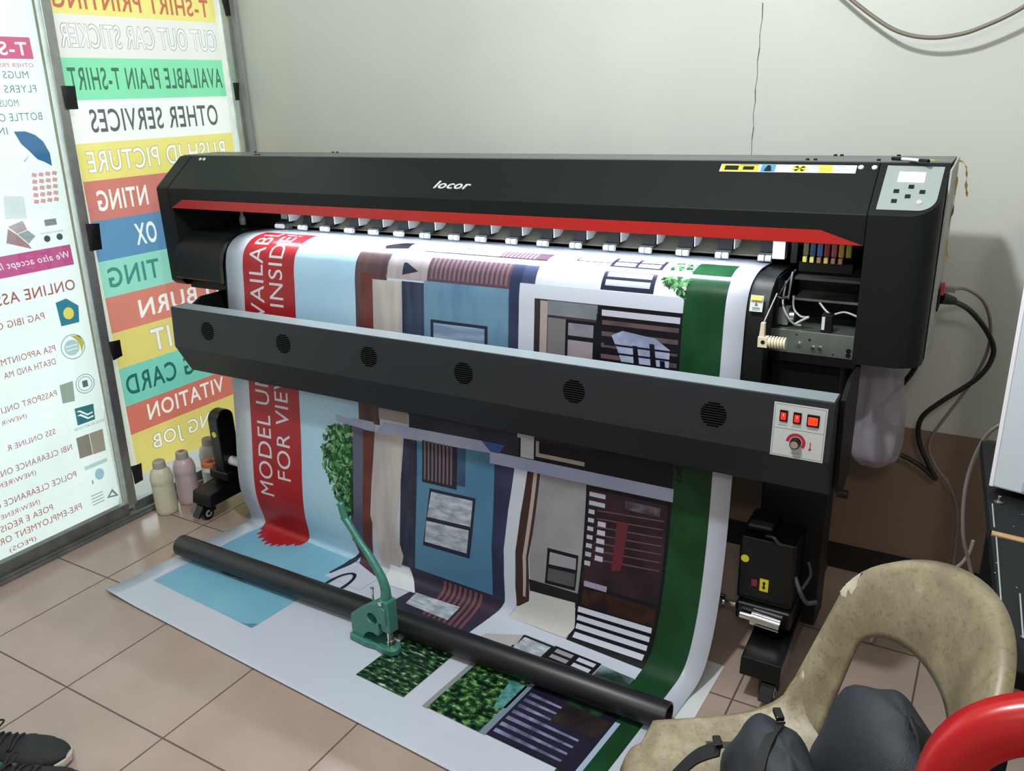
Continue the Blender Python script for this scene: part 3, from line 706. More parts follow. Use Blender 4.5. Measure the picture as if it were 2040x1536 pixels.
q([[(.862, 1.326), (1.030, 1.316), (1.042, 1.384), (.875, 1.386)]], MOTTLE, 5)
q([[(1.185, 1.288), (1.632, 1.292), (1.634, 1.327), (1.53, 1.322), (1.28, 1.322), (1.18, 1.375), (1.15, 1.50), (.60, 1.50), (.60, 1.50), (1.13, 1.50), (1.139, 1.318)]], WHITE, 7)
q([[(1.18, 1.374), (1.275, 1.326), (1.285, 1.384), (1.285, 1.44), (1.16, 1.44)]], ink('#a5a4a2'), 8)
q(R(1.275, 1.380, 1.324, 1.40), BLACK, 8); q(R(1.283, 1.372, 1.331, 1.393), MOTTLE, 9)
q(R(1.380, 1.528, 1.319, 1.42), BLACK, 8)
for a in (1.391, 1.462):
    for b in (1.327, 1.352, 1.377): q(R(a, a+.055, b, b+.015), ink('#b9bcc6' if a > 1.4 else '#8e8a92'), 9)
q([[(1.532, 1.325), (1.632, 1.325), (1.632, 1.50), (1.532, 1.50)]], ink('#7f96a2', '#1e3026', 9), 8)
q([[(1.530, 1.375), (1.56, 1.345), (1.60, 1.338), (1.632, 1.352), (1.632, 1.50), (1.53, 1.50)]], ink('#14261f', '#27402f', 40), 9)
q(R(.992, 1.163, 1.44, 1.710), HEDGE, 4)
q(R(1.225, 1.245, 1.43, 1.709), ink('#82858a'), 3); q(R(1.240, 1.412, 1.43, 1.706), HEDGE2, 4)
q([[(1.36, 1.50), (1.412, 1.50), (1.412, 1.60), (1.385, 1.62), (1.37, 1.57)]], ink('#2f6a68', '#5a8f8c', 40), 5); q(R(1.405, 1.424, 1.49, 1.706), ink('#6c7d8c'), 5)
q(R(1.424, 1.668, 1.43, 1.702), ink('#1a1a28', '#232030', 10), 4)
for k in range(7):
    t0 = 1.515+k*.026; q([[(1.432, t0), (1.53 if k < 3 else 1.625, t0+.004), (1.53 if k < 3 else 1.625, t0+.011), (1.432, t0+.013)]], ink('#8488ac', '#4a4c66', 5, (3, 1)), 5)
q(R(1.53, 1.66, 1.50, 1.575), ink('#1f1a1e', '#2e2522', 18), 6)
q(R(1.668, 1.682, 1.49, 1.71), ink('#98a8be'), 5)
# tree and shrubs: leaf by leaf
rnd = random.Random(3)
greens = [ink('#234b2c'), ink('#356b3c'), ink('#4f8a50'), ink('#1a3322'), ink('#7aa774')]
def leaves(n, fn, size, layer):
    k = 0
    while k < n:
        a, b = rnd.random(), rnd.random(); p = fn(a, b)
        if p is None: continue
        k += 1; an = rnd.random()*PI; l = size*(.6+.8*rnd.random()); w = l*.45; c, s_ = math.cos(an), math.sin(an)
        pts = [(p[0]+c*x-s_*y, p[1]+s_*x+c*y) for x, y in ((-l, 0), (0, -w), (l, 0), (0, w))]
        PR.put([pts], greens[rnd.randrange(5)], layer + rnd.random()*1.5)
def tree(a, b):
    t = .815+b*.33; c = .545-.02*b; h = (.125 if b < .45 else .125*(1-(b-.45)/.62))*(.55+.45*min(1, b/.12))
    s0 = c-a*h
    return (s0, t) if a < .75 or rnd.random() < .5 else None
tb = [(.545, .812)] + [(.545-.13*min(1, .4+k*.2)*(1 if k < 4 else 1-(k-3)/8)+.012*(-1)**k, .815+k*.031) for k in range(11)] + [(.53, 1.155), (.548, 1.12)]
q([tb], ink('#24482c', '#16301e', 60), 3)
leaves(420, tree, .0125, 4)
leaves(90, lambda a, b: (1.562+a*.066, .242+b*.05*(.4+a*.7)), .008, 6)
leaves(40, lambda a, b: (1.566+a*.06, .170+b*.045), .007, 4)
PR.build('printed_image', banner)

# loose sheet under the banner, right side
offcut = MB(); offcut.add([(-.80,1.45,.0015),(-.500,1.45,.0015),(-.488,1.872,.0015),(-.80,1.885,.0015)], [(0,1,2,3)])
tag(offcut.build('paper_sheet', mat('glossy_paper', '#ccd2d3', .2, var=.05, vscale=12), solid=.001), 'plain white sheet lying under the right edge of the banner', 'sheet')

# black roll core on the banner
core = MB(); r = .036; prof = [(r-.006, -.0), (r-.006, -.001), (r, -.001), (r, 1.78), (r-.006, 1.78), (r-.006, 1.60), (0, 1.60)]
core.lathe((-2.315, 1.572, r+.0075), [(0, .02), (r-.005, .02), (r-.005, 0), (r-.001, 0), (r, .002), (r, 1.776), (r-.001, 1.778), (r-.005, 1.778), (r-.005, 1.75), (0, 1.75)], n=40, axis='x')
tag(core.build('roll_core', mat('black_card_tube', '#141419', .42, var=.15, vscale=10), smooth=True, auto=35), 'long black cardboard tube lying across the banner on the floor', 'tube')

# ------------------------------------------------------------------ the printer
black = mat('black_sheet_metal', '#151819', .45, spec=.2, bump=.06, bscale=900)
black_d = mat('dark_plastic', '#090a0b', .5, spec=.3)
black_g = mat('gloss_black', '#070808', .28, spec=.4)
red_m = mat('red_paint', '#a81f1a', .38)
silver = mat('silver_sheet', '#8d9896', .36, metal=.7, var=.1, vscale=25)
zinc = mat('zinc_plate', '#9aa39c', .32, metal=.85, var=.15, vscale=14)
chrome = mat('chrome', '#d8d8d6', .12, metal=1)
grey_edge = mat('grey_panel_edge', '#a6a7a3', .5, var=.1)
white_p = mat('white_plastic', '#cfd5d4', .4)
ivory = mat('ivory_plastic', '#d9cdb4', .4)
dark_olive = mat('olive_plate', '#57554b', .5)
yellow = mat('yellow_sticker', '#d6cf2c', .4); st_white = mat('sticker_white', '#cfd6da', .35); st_blue = mat('sticker_blue', '#3d8fb5', .4)
led = mat('led_diffuser', '#ffffff', .5, emit='#eef6ff', estr=105)
PT = empty('inkjet_printer', (-1.4, 2.05, 0), 'wide black inkjet printer with red stripe and grey control panel, feeding a banner', 'printer')
def pp(name, mb, m, parent=None, label=None, **kw):
    o = mb.build(name, m, **kw); reparent_world(o, PT)
    if parent:
        o.parent = parent; o.matrix_parent_inverse = Matrix.Identity(4)
    if label: o['label'] = label
    return o
XL, XS, XC, XR = -2.66, -2.590, -.263, -.116        # end cap, seam, cabinet seam, right end
FYc, FZc, TYf, TZ, TYb = 1.97, 1.21, 2.095, 1.310, 2.262
# sloping lid with its front lip
lidp = [(TYb, 1.31), (TYf, TZ), (FYc, FZc), (FYc+.002, 1.141), (FYc+.010, 1.141), (FYc+.012, 1.200), (TYf+.004, 1.296), (TYb, 1.296)]
pp('lid', MB().prism_x(lidp, XS+.0015, XC-.0015), black, bevel=.0015)
red = MB(); e = .0009; red.prism([(-2.523, FYc-e, 1.1715), (-.359, FYc-e, 1.1730), (-.266, FYc+.001-e, 1.1425), (-2.588, FYc+.001-e, 1.1405)], (0, .0006, 0))
pp('red_stripe', red, red_m, label='red stripe along the front lip')
# left end cap
cap = [(TYb, 1.31), (TYf, TZ), (FYc, FZc), (FYc, .872), (FYc+.02, .855), (TYb, .855)]
pp('end_cover', MB().prism_x(cap, XL, XS), black, bevel=.008, seg=3)
# rear housing: beam, back wall inside, underside
bd = MB(); bd.box(XS, XC, 2.235, TYb, .86, 1.30); bd.box(XS, XC, 2.0, TYb, .845, .875); pp('rear_housing', bd, black_d)
pp('top_cover', MB().box(XS-.06, XR-.004, TYf+.01, TYb+.002, 1.3105, 1.313), mat('grey_cover', '#686d6b', .45))
# control cabinet, rounded at its right front corner
n = 10; rr = .062; ol = [(XC, FYc)] + [(XR-.004-rr+rr*math.sin(a), FYc+rr-rr*math.cos(a)) for a in [PI/2*i/n for i in range(n+1)]] + [(XR-.004, 2.13), (XC, 2.13)]
def ztop(y): return min(TZ, FZc+(y-FYc)*.8)
cb = MB(); N_ = len(ol)
cb.add([(x, y, .868) for x, y in ol] + [(x, y, ztop(y)) for x, y in ol], [(i, (i+1) % N_, N_+(i+1) % N_, N_+i) for i in range(N_)] + [tuple(range(N_-1, -1, -1))])
# lid plane is flat up to TYf, then level
cb.add([(x, y, ztop(y)) for x, y in ol if y <= TYf+1e-6] + [(XR-.004, TYf, TZ), (XC, TYf, TZ)], [tuple(range(len([1 for x, y in ol if y <= TYf+1e-6])+2))])
cb.add([(XC, TYf, TZ), (XR-.004, TYf, TZ), (XR-.004, 2.13, TZ), (XC, 2.13, TZ)], [(0,1,2,3)])
pp('control_cabinet', cb, black, smooth=True, auto=28)
sp_ = MB(); sp_.prism([(XR-.002, 2.045, 1.30), (XR-.002, TYb, 1.315), (XR-.002, TYb, .92), (XR-.002, 2.20, .86), (XR-.002, 2.045, .868)], (.004, 0, 0))
pp('side_plate', sp_, grey_edge)
pp('cabinet_back', MB().box(XC, XR-.004, 2.13, TYb, .875, 1.309), black_d)
# lid-plane helper
LN = Vector((0, -.8, 1)).normalized()
def lp(x, y, off=0): return Vector((x, y, FZc+(y-FYc)*.8)) + LN*off
def lid_poly(mb, pts, off, th=.0008, m=0):
    a = [lp(x, y, off) for x, y in pts]; mb.prism(a, LN*th, m); return mb
# control panel with screen and keys
rc = .034; pan = [(-.247, 2.088), (-.249, 1.983)] + [(-.133-rc+rc*math.sin(t), 1.983+rc*.9-rc*.9*math.cos(t)) for t in [PI/2*i/8 for i in range(9)]] + [(-.131, 2.086)]
panel = pp('control_panel', lid_poly(MB(), pan, .0004, .0012), mat('panel_grey', '#8e9797', .45), label='silver grey keypad panel')
pp('screen', lid_poly(MB(), [(-.2195, 2.0725), (-.2195, 2.049), (-.166, 2.048), (-.166, 2.0715)], .0018, .0008), mat('lit_screen', '#ffffff', .3, emit='#f4fbff', estr=1.3), panel, 'lit white screen')
for bx, by in ((-.189, 2.037), (-.217, 2.026), (-.165, 2.0255), (-.192, 2.0145), (-.217, 2.003)):
    pp('button', lid_poly(MB(), [(bx-.0055, by-.004), (bx+.0055, by-.004), (bx+.0055, by+.004), (bx-.0055, by+.004)], .0018, .0015), black_d, panel)
wb = MB(); rb_ = [(-.167+.006*math.cos(2*PI*i/16), 2.002+.0048*math.sin(2*PI*i/16)) for i in range(16)]; lid_poly(wb, rb_, .0018, .0012)
pp('button', wb, mat('worn_key', '#b9aeb4', .5), panel, 'worn pale power key')
# logo in raised silver script over a dark shadow plate
def lid_word(txt, x0, x1, y0, y1, off, th, bold, shear):
    lp_ = fit(text_loops(txt, bold, shear), (x0, x1, y0, y1)); vs, fs = fill(lp_); mb = MB()
    mb.add([lp(a, b, off+th) for a, b in vs], fs)
    for l in lp_:
        k = len(l); mb.add([lp(a, b, off) for a, b in l] + [lp(a, b, off+th) for a, b in l], [(i, (i+1) % k, k+(i+1) % k, k+i) for i in range(k)])
    return mb
pp('logo', lid_word('locor', -1.449, -1.325, 1.999, 2.022, .0006, .003, .005, .28), mat('logo_silver', '#d4d6d6', .35), label='raised silver logo lettering')
# warning sticker strip
sk = MB()
def skq(x0, x1, w0, w1, m, lay=0):
    y0, y1 = 2.068, 2.088; lid_poly(sk, [(x0, y0+(y1-y0)*w0), (x1, y0+(y1-y0)*w0), (x1, y0+(y1-y0)*w1), (x0, y0+(y1-y0)*w1)], .0004+.0002*lay, .0002, m)
skq(-.628, -.312, 0, 1, 0); skq(-.626, -.534, .06, .94, 1, 1); skq(-.528, -.494, .05, .95, 3, 1)
skq(-.617, -.583, .2, .8, 2, 2); skq(-.572, -.545, .25, .72, 2, 2); skq(-.58, -.536, .86, .92, 2, 2)
lid_poly(sk, [(-.438+.017*math.cos(a), 2.078+.0092*math.sin(a)) for a in [2*PI*i/18 for i in range(18)]], .0006, .0002, 1)
for a in (.4, 1.97, 3.54, 5.1): lid_poly(sk, [(-.438, 2.078), (-.438+.015*math.cos(a), 2.078+.008*math.sin(a)), (-.438+.015*math.cos(a+.7), 2.078+.008*math.sin(a+.7))], .0009, .0002, 2)
skq(-.394, -.364, .05, .95, 1, 1); skq(-.388, -.370, .4, .5, 4, 2)
lid_poly(sk, [(-.520, 2.070), (-.502, 2.070), (-.504, 2.078), (-.508, 2.086), (-.514, 2.086), (-.518, 2.078)], .0009, .0002, 2)
for x0 in (-.488, -.414, -.358):
    skq(x0, x0+.022, .78, .86, 4, 1)
    for k in range(3): skq(x0, x0+.03, .25+k*.14, .29+k*.14, 4, 1)
pp('warning_sticker', sk, [st_white, yellow, black_d, st_blue, mat('sticker_grey', '#9aa2a6', .5)], label='yellow and white warning sticker strip')
# white plugs and black screws along the top edge
for x in (-2.532, -2.512, -.303, -.274):
    pb = MB(); pb.lathe((0, 0, 0), [(0, .004), (.0045, .0036), (.0062, .002), (.0064, 0)], 16)
    o = pp('lid_plug', pb, white_p, smooth=True); rt = LN.to_track_quat('Z', 'Y').to_matrix().to_4x4(); rt.translation = lp(x, 2.083, .0004) - Vector(PT.location)
    o.matrix_parent_inverse = Matrix.Identity(4); o.matrix_basis = rt
def top_screw(x, y): pp('top_screw', MB().lathe((x, y, 1.313), [(0, .004), (.004, .004), (.0048, 0)], 12), black_d)
for x, y in ((-2.42, 2.24), (-2.05, 2.25), (-2.03, 2.25), (-2.30, 2.13), (-2.285, 2.13), (-.39, 2.25), (-.375, 2.25), (-.43, 2.12), (-.412, 2.12), (-.245, 2.25), (-.272, 2.12)): top_screw(x, y)
# platen and feed guide
plat = [(2.20,1.047),(2.10,1.055),(2.02,1.056),(1.982,1.048),(1.954,1.033),(1.932,1.009),(1.919,.968),(1.912,.91)]
PX0, PX1 = -2.292, -.452
pp('platen', MB().prism_x(plat + [(1.905,.842),(1.896,.74),(1.93,.74),(1.96,.90),(1.99,1.0),(2.2,1.0)], PX0, PX1), black_d, smooth=True, auto=35)
pp('platen_cover', MB().prism_x([(2.20,1.05),(2.07,1.055),(2.01,1.044),(1.965,1.010),(1.94,.968),(1.928,.925),(1.928,.90),(1.945,.892),(2.2,.892)], -2.585, -2.312), black, smooth=True, auto=30, bevel=.002)
pp('platen_cover', MB().prism_x([(2.2,1.049),(2.1,1.057),(2.018,1.057),(1.975,1.046),(1.948,1.03),(1.924,1.0),(1.913,.965),(1.908,.90),(1.92,.89),(2.2,.89)], -2.312, -2.296), black_g, smooth=True, auto=30)
stk = MB(); 
for (a, b, c_, d_, mm, off) in ((-.492, -.462, 0, 1, 0, 0), (-.490, -.464, .74, .96, 1, .0003), (-.486, -.468, .12, .17, 2, .0003), (-.486, -.468, .24, .29, 2, .0003)):
    z0, z1 = .985, 1.022; stk.add([(a, 1.918-off-.0008+(0), z0+(z1-z0)*c_-.0), (b, 1.918-off-.0008, z0+(z1-z0)*c_), (b, 1.927-off-.0012, z0+(z1-z0)*d_), (a, 1.927-off-.0012, z0+(z1-z0)*d_)], [(0,1,2,3)], mm)
stk.v = [(x, y-.007+(z-.985)*.04, z) for x, y, z in stk.v]
stk.add([(-.481, 1.9115, 1.000), (-.473, 1.9115, 1.000), (-.477, 1.914, 1.009)], [(0,1,2)], 2)
pp('caution_label', stk, [st_white, yellow, mat('label_print', '#6d6f68', .5)], label='small yellow topped caution label')
pp('light_bar', MB().box(-2.18, -.45, 1.986, 1.998, 1.1455, 1.1475), led, label='row of white lamps under the lip')
# pinch rollers
RXs = []
for u, v in ((554.5,455.6),(600,458),(644,461),(692.6,464),(740,467.5),(790.7,472),(842.5,476.5),(900,481),(953,484.5),(1014,488.5),(1076,493),(1141,496.5),(1207.6,501),(1279,506),(1352.5,511),(1430.6,515),(1515.6,521.5)):
    d = CF_ + CR_*((u-1020)/FPX) + CD_*((v-768)/FPX); RXs.append(d.x/d.y*2.118)
steel_dark = mat('dark_steel', '#4a4f52', .35, metal=.7)
for x in RXs:
    a = MB(); a.prism_x([(2.135,1.078),(2.150,1.125),(2.165,1.150),(2.235,1.150),(2.235,1.120),(2.17,1.078)], x-.008, x+.030, 0)
    a.box(x+.033, x+.036, 2.140, 2.20, 1.085, 1.150, 1); a.box(x-.010, x+.032, 2.118, 2.140, 1.078, 1.084, 2)
    arm = pp('pinch_roller', a, [mat('roller_arm', '#0e1012', .55, spec=.2), white_p, steel_dark], bevel=.001)
    for dx in (-.006, .012):
        w = MB(); w.cyl((x+dx, 2.116, 1.0715), (x+dx+.0145, 2.116, 1.0715), .0085, n=14); pp('roller', w, white_p, arm, smooth=True, auto=40, label='white pressure roller')
pp('press_plate', MB().prism_x([(2.150,1.068),(2.232,1.110),(2.232,1.114),(2.150,1.072)], -2.20, -.47), dark_olive)
pp('guide_rail', MB().box(-2.215, -.30, 2.222, 2.234, 1.122, 1.136).box(-2.215, -.30, 2.226, 2.234, 1.145, 1.150), silver, label='silver guide rail')
pp('end_bracket', MB().box(-2.225, -2.195, 2.14, 2.16, 1.06, 1.14), silver); pp('end_bracket', MB().box(-.492, -.462, 2.10, 2.13, 1.075, 1.14), white_p)
# small bulb-shaped damper on left inner wall
kn = MB(); kn.lathe((-2.447, 2.16, 1.060), [(.011, 0), (.012, .012), (.011, .026), (.006, .034), (.006, .046), (0, .048)], 14); pp('wiper_bottle', kn, mat('clear_plastic_grey', '#878f92', .2), smooth=True, label='small clear bottle in left recess')
# print carriage parked at right: dampers and tray
car = MB(); car.box(-.425, -.30, 2.095, 2.20, 1.050, 1.074); car.box(-.445, -.43, 2.09, 2.20, 1.07, 1.17)
carr = pp('carriage', car, black_d)
for k, c in enumerate(('#5a5f3c', '#31415f', '#3d5b8a', '#7c2a33', '#8f4a45', '#a8852d', '#8f8a34')):
    x = -.418+k*.0165; w = MB(); w.box(x, x+.013, 2.098, 2.16, 1.088, 1.16)
    pp('ink_damper', w, mat('damper_'+c[1:], c, .3), carr, bevel=.002)
    if k < 6: pp('damper_cap', MB().box(x+.002, x+.011, 2.088, 2.10, 1.074, 1.087), mat('cap_'+('y' if k in (0, 1, 3) else 'o'), '#d8cf6a' if k in (0, 1, 3) else '#a5765a', .4), carr)
# chassis seen in the open right bay
ch = MB(); ch.box(-.488, -.266, 1.998, 2.002, .868, .925); ch.box(-.480, -.266, 2.002, 2.06, .921, .9245)
chp = pp('chassis_plate', ch, zinc, bevel=.0008, label='zinc plate with screws')
for sx, sz in ((-.390, .893), (-.357, .887), (-.341, .888)): pp('screw', MB().cyl((sx, 1.998, sz), (sx, 1.992, sz), .0055, .0045, n=10), chrome, chp)
for sx, sz, r_ in ((-.440, .905, .002), (-.397, .915, .002), (-.366, .905, .003), (-.31, .875, .002), (-.276, .888, .006), (-.276, .877, .006)): pp('hole', MB().cyl((sx, 1.9985, sz), (sx, 1.9972, sz), r_, n=10), black_d, chp)
bay = MB(); bay.box(-.45, -.266, 2.06, 2.22, .90, .905, 0); bay.box(-.43, -.266, 2.10, 2.19, .975, .981, 0); bay.box(-.455, -.448, 2.0, 2.23, .90, 1.05, 1); bay.box(-.44, -.266, 2.19, 2.20, .98, 1.05, 1)
pp('bay_tray', bay, [zinc, black_d])
pp('bay_tray', MB().box(-.425, -.275, 2.06, 2.10, 1.036, 1.042), mat('tray_grey', '#5b5f5e', .4, metal=.6))
pp('pump_motor', MB().box(-.452, -.425, 2.02, 2.05, .93, .972).cyl((-.425, 2.035, .95), (-.412, 2.035, .95), .012), silver, bevel=.001)
pp('sensor_block', MB().box(-.345, -.320, 2.004, 2.03, .926, .968), black_d, bevel=.001); pp('sensor_label', MB().box(-.343, -.336, 2.0025, 2.0035, .932, .964), st_white)
cw = MB()
cw.tube(spline([(-.445,2.06,1.03),(-.440,2.02,.985),(-.425,2.01,.955),(-.41,2.02,.935),(-.395,2.03,.93)]), .0025, 8); cw.tube(spline([(-.42,2.04,1.0),(-.415,2.03,.97),(-.395,2.02,.955),(-.375,2.015,.957)]), .0025, 8)
cw.tube(spline([(-.375,2.015,.957),(-.395,2.01,.945),(-.405,2.005,.938)]), .003, 8); cw.tube(spline([(-.36,2.05,.985),(-.33,2.03,.965),(-.30,2.04,.97),(-.27,2.04,.962)]), .0025, 8)
pp('ink_hose', cw, mat('hose_grey', '#a9aca6', .35), smooth=True)
pp('bay_frame', MB().tube([(-.455,2.0,1.005),(-.44,2.0,1.0),(-.424,2.0,1.005)], .003).tube([(-.424,2.0,1.0),(-.424,2.03,1.06)], .003).tube([(-.452,2.0,1.0),(-.424,2.06,1.06)], .0025), steel_dark)
# beige lever with ribbed grip
lv = MB(); lx, ly, lz = -.459, 1.885, .923
lv.box(lx, lx+.022, ly-.010, ly+.010, lz-.013, lz+.012); lv.cyl((lx+.022, ly, lz), (lx+.062, ly, lz), .010, n=16)
for k in range(6): lv.cyl((lx+.026+k*.0066, ly, lz), (lx+.0297+k*.0066, ly, lz), .0145, n=18)
lv.prism([(lx, ly-.007, lz-.012), (lx+.013, ly-.007, lz-.012), (lx+.013, ly-.007, lz+.045), (lx+.004, ly-.007, lz+.045)], (0, .014, 0)); lv.cyl((lx+.012, ly-.0095, lz), (lx+.012, ly-.011, lz), .005, n=14, m=1)
lever = pp('feed_lever', lv, [ivory, black_d], bevel=.002, label='ivory lever with ribbed grip'); pp('lever_rod', MB().cyl((lx+.009, ly, lz+.045), (lx+.024, ly+.045, lz+.105), .002), chrome, lever)
# dryer bar in front
BX0, BX1 = -2.400, -.256
bar = pp('dryer_bar', MB().prism_x([(1.818,.844),(1.756,.844),(1.746,.708),(1.798,.607),(1.85,.607),(1.85,.80)], BX0, BX1), mat('bar_black', '#24272c', .5, spec=.3, bump=.05, bscale=900), bevel=.0025, label='long fan bar with louvred vents')
bt = pp('bar_top_strip', MB().box(BX0+.01, BX1-.004, 1.7585, 1.816, .8438, .8446), mat('brushed_strip', '#7a8487', .4), bar)
def barf(z): return 1.756-(.844-z)*.0735
for u, v in ((413,660),(564,685),(734,711),(923,744),(1143,780),(1421,826)):
    d = CF_ + CR_*((u-1020)/FPX) + CD_*((v-768)/FPX); k = 1.750/d.y; vx, vz = d.x*k, CAM_H+d.z*k
    w = MB(); R_ = .0305
    for j in range(10):
        dz = (j-4.5)*.0060; hw = math.sqrt(max(R_*R_-dz*dz, 1e-6)); z = vz+dz
        w.obox((vx, barf(z)-.0003, z), (hw, 0, 0), (0, .0006, 0), (0, 0, .0017))
    pp('vent', w, mat('vent_gap', '#020202', .95, spec=.05), bar, label='round louvred vent')
# switch plate on the bar
def bq(x0, x1, z0, z1, off, th):
    a = [(x0, barf(z0)-off, z0), (x1, barf(z0)-off, z0), (x1, barf(z1)-off, z1), (x0, barf(z1)-off, z1)]
    return a, (0, -th, 0)
def bp(mb, x0, x1, z0, z1, off, th, m=0): a, d = bq(x0, x1, z0, z1, off, th); mb.prism(a, d, m); return mb
sx0, sx1, sz0, sz1 = -.383, -.270, .705, .828
sw = MB(); bp(sw, sx0, sx1, sz0, sz1, .0002, .0012)
for a in ((sx0+.003, sx1-.003, sz0+.003, sz0+.0036), (sx0+.003, sx1-.003, sz1-.0036, sz1-.003), (sx0+.003, sx0+.0036, sz0+.003, sz1-.003), (sx1-.0036, sx1-.003, sz0+.003, sz1-.003), (sx0+.003, sx1-.003, .770, .7706)): bp(sw, *a, .0015, .0001, 1)
cx, cz = -.330, .742
ringp = [(cx+.021*math.cos(a), cz+.021*math.sin(a)) for a in [-.6+i*(PI+.6)/20 for i in range(21)]] + [(cx+.014*math.cos(a), cz+.014*math.sin(a)) for a in [PI-i*(PI+.6)/20 for i in range(21)]]
vs, fs = fill([ringp]); sw.add([(x, barf(z)-.0017, z) for x, z in vs], fs, 2)
bp(sw, -.300, -.298, .733, .748, .0016, .0002, 2); sw.cyl((-.299, barf(.731)-.0018, .731), (-.299, barf(.731)-.0014, .731), .003, n=10, m=2)
for a in ((-.372, -.352, .777), (-.342, -.322, .777), (-.309, -.287, .777), (-.34, -.32, .716)): bp(sw, a[0], a[1], a[2], a[2]+.0012, .0016, .0001, 3)
pp('switch_plate', sw, [mat('plate_grey', '#b5b9b8', .45), black_d, mat('red_print', '#a5202c', .45), mat('grey_print', '#6d7275', .5)], bar, 'grey plate with switches and dial')
glow = mat('lit_red_rocker', '#d0241c', .3, emit='#ff2a18', estr=.55); glow2 = mat('lit_red_rocker_bright', '#e0341c', .3, emit='#ff3a14', estr=.8)
for x0, x1, z0, z1, g in ((-.369, -.352, .787, .812, glow), (-.340, -.323, .786, .811, glow), (-.311, -.285, .784, .811, glow2)):
    w = MB(); bp(w, x0, x1, z0, z1, .0014, .003, 0); bp(w, x0+.003, x1-.003, z0+.004, z1-.005, .0044, .002, 1)
    if g is glow: bp(w, x0+.0075, x1-.0075, z0+.012, z0+.018, .0064, .0002, 2)
    pp('rocker_switch', w, [black_g, g, white_p], bar, bevel=.0008, label='red lit rocker switch')
kb = MB(); kb.cyl((cx, barf(cz)-.0015, cz), (cx, barf(cz)-.016, cz), .0125, .0105, n=24); kb.cyl((cx, barf(cz)-.016, cz), (cx, barf(cz)-.0168, cz), .0085, n=20, m=1)
pp('dial_knob', kb, [black_g, chrome], bar, label='black dial with silver face')
be = MB(); be.prism_x([(1.80,.835),(1.86,.86),(1.99,.86),(1.99,.60),(1.90,.56),(1.82,.62)], -.254, -.244); pp('bar_bracket', be, black_d)
be2 = MB(); be2.prism_x([(1.82,.84),(1.86,.86),(2.05,.86),(2.05,.60),(1.90,.56),(1.83,.62)], -2.375, -2.365); pp('bar_bracket', be2, black_d)
pp('bracket_knob', MB().cyl((-.244, 1.83, .60), (-.222, 1.83, .60), .010, n=14), black_d)
# stand: two columns, feet, castors, cross beam
def stand(x, side):
    lg = MB(); lg.box(x-(.035 if side < 0 else .085), x+(.035 if side < 0 else .08), 2.02, 2.12, .10, .86); o = pp('stand_leg', lg, black_d, bevel=.004)
    ft = MB(); ft.prism_x([(1.765,.078),(1.775,.125),(2.00,.15),(2.15,.15),(2.38,.125),(2.38,.078)], x-.05, x+.05); f = pp('foot', ft, black_g, o, bevel=.003)
    pp('gusset', MB().prism([(x-.02, 2.02, .15), (x-.02, 2.02, .33), (x-.02, 1.90, .15)], (.04, 0, 0)), black_d, o)
    return o
sl = stand(-2.435, -1); sr = stand(-.372, 1)
def castor(x, y, leg):
    w = MB(); w.cyl((x-.014, y, .025), (x+.014, y, .025), .025, n=24); w.cyl((x+.014, y, .025), (x+.0152, y, .025), .014, n=18, m=1); w.cyl((x+.0152, y, .025), (x+.0158, y, .025), .007, n=14)
    w.box(x-.022, x-.016, y-.02, y+.03, .02, .078); w.box(x+.017, x+.022, y+.004, y+.03, .03, .078); w.box(x-.022, x+.022, y-.015, y+.035, .066, .079)
    w.prism_x([(y-.05, .03), (y-.02, .062), (y-.015, .05), (y-.045, .022)], x-.016, x+.016)
    pp('castor', w, [black_g, white_p], leg, bevel=.0015, label='castor with white hub')
for x, l in ((-2.462, sl), (-.352, sr)): castor(x, 1.80, l); castor(x, 2.34, l)
pp('lower_housing', MB().box(-.52, -.275, 2.13, 2.22, .56, .866), black_d)
pp('lower_housing', MB().box(XS+.02, -.52, 2.14, 2.22, .70, .866), black_d)
pp('cross_beam', MB().box(-2.40, -.41, 2.05, 2.10, .60, .70), black_d)
# take-up unit: left arm, right drive
ta = MB(); pr_ = [(1.86, .17), (1.86, .385)] + [(1.90-.04*math.cos(a), .385+.035*math.sin(a)) for a in [PI*i/8 for i in range(1, 8)]] + [(1.94, .385), (1.94, .17)]
ta.prism_x(pr_, -2.445, -2.395); ta.box(-2.47, -2.37, 1.85, 2.02, .150, .185)
tal = pp('take_up_arm', ta, black_g, bevel=.005, seg=3); pp('round_sticker', MB().cyl((-2.420, 1.8585, .330), (-2.420, 1.8598, .330), .011, n=18), yellow, tal, 'yellow round sticker')
pp('take_up_spindle', MB().cyl((-2.395, 1.90, .215), (-2.33, 1.90, .215), .018, n=18), white_p)
tr = MB(); tr.box(-.475, -.335, 1.90, 2.02, .21, .395); tr.box(-.47, -.40, 1.93, 2.02, .395, .42); tr.prism_x([(1.88,.16),(1.88,.21),(2.02,.21),(2.02,.15)], -.47, -.33)
tub = pp('take_up_drive', tr, black_g, bevel=.006, seg=3)
pp('round_sticker', MB().cyl((-.459, 1.8985, .331), (-.459, 1.8998, .331), .0105, n=18), yellow, tub, 'yellow round sticker')
ys = MB(); ys.box(-.417, -.395, 1.8985, 1.8998, .247, .283, 0); ys.prism([(-.406, 1.8982, .277), (-.411, 1.8982, .270), (-.408, 1.8982, .270), (-.408, 1.8982, .260), (-.411, 1.8982, .260), (-.406, 1.8982, .253), (-.401, 1.8982, .260), (-.404, 1.8982, .260), (-.404, 1.8982, .270), (-.401, 1.8982, .270)], (0, -.0003, 0), 1)
pp('arrow_sticker', ys, [yellow, black_d], tub, 'yellow sticker with black arrows'); pp('red_switch', MB().box(-.438, -.423, 1.896, 1.90, .258, .276), mat('dull_red', '#7c2530', .4), tub)
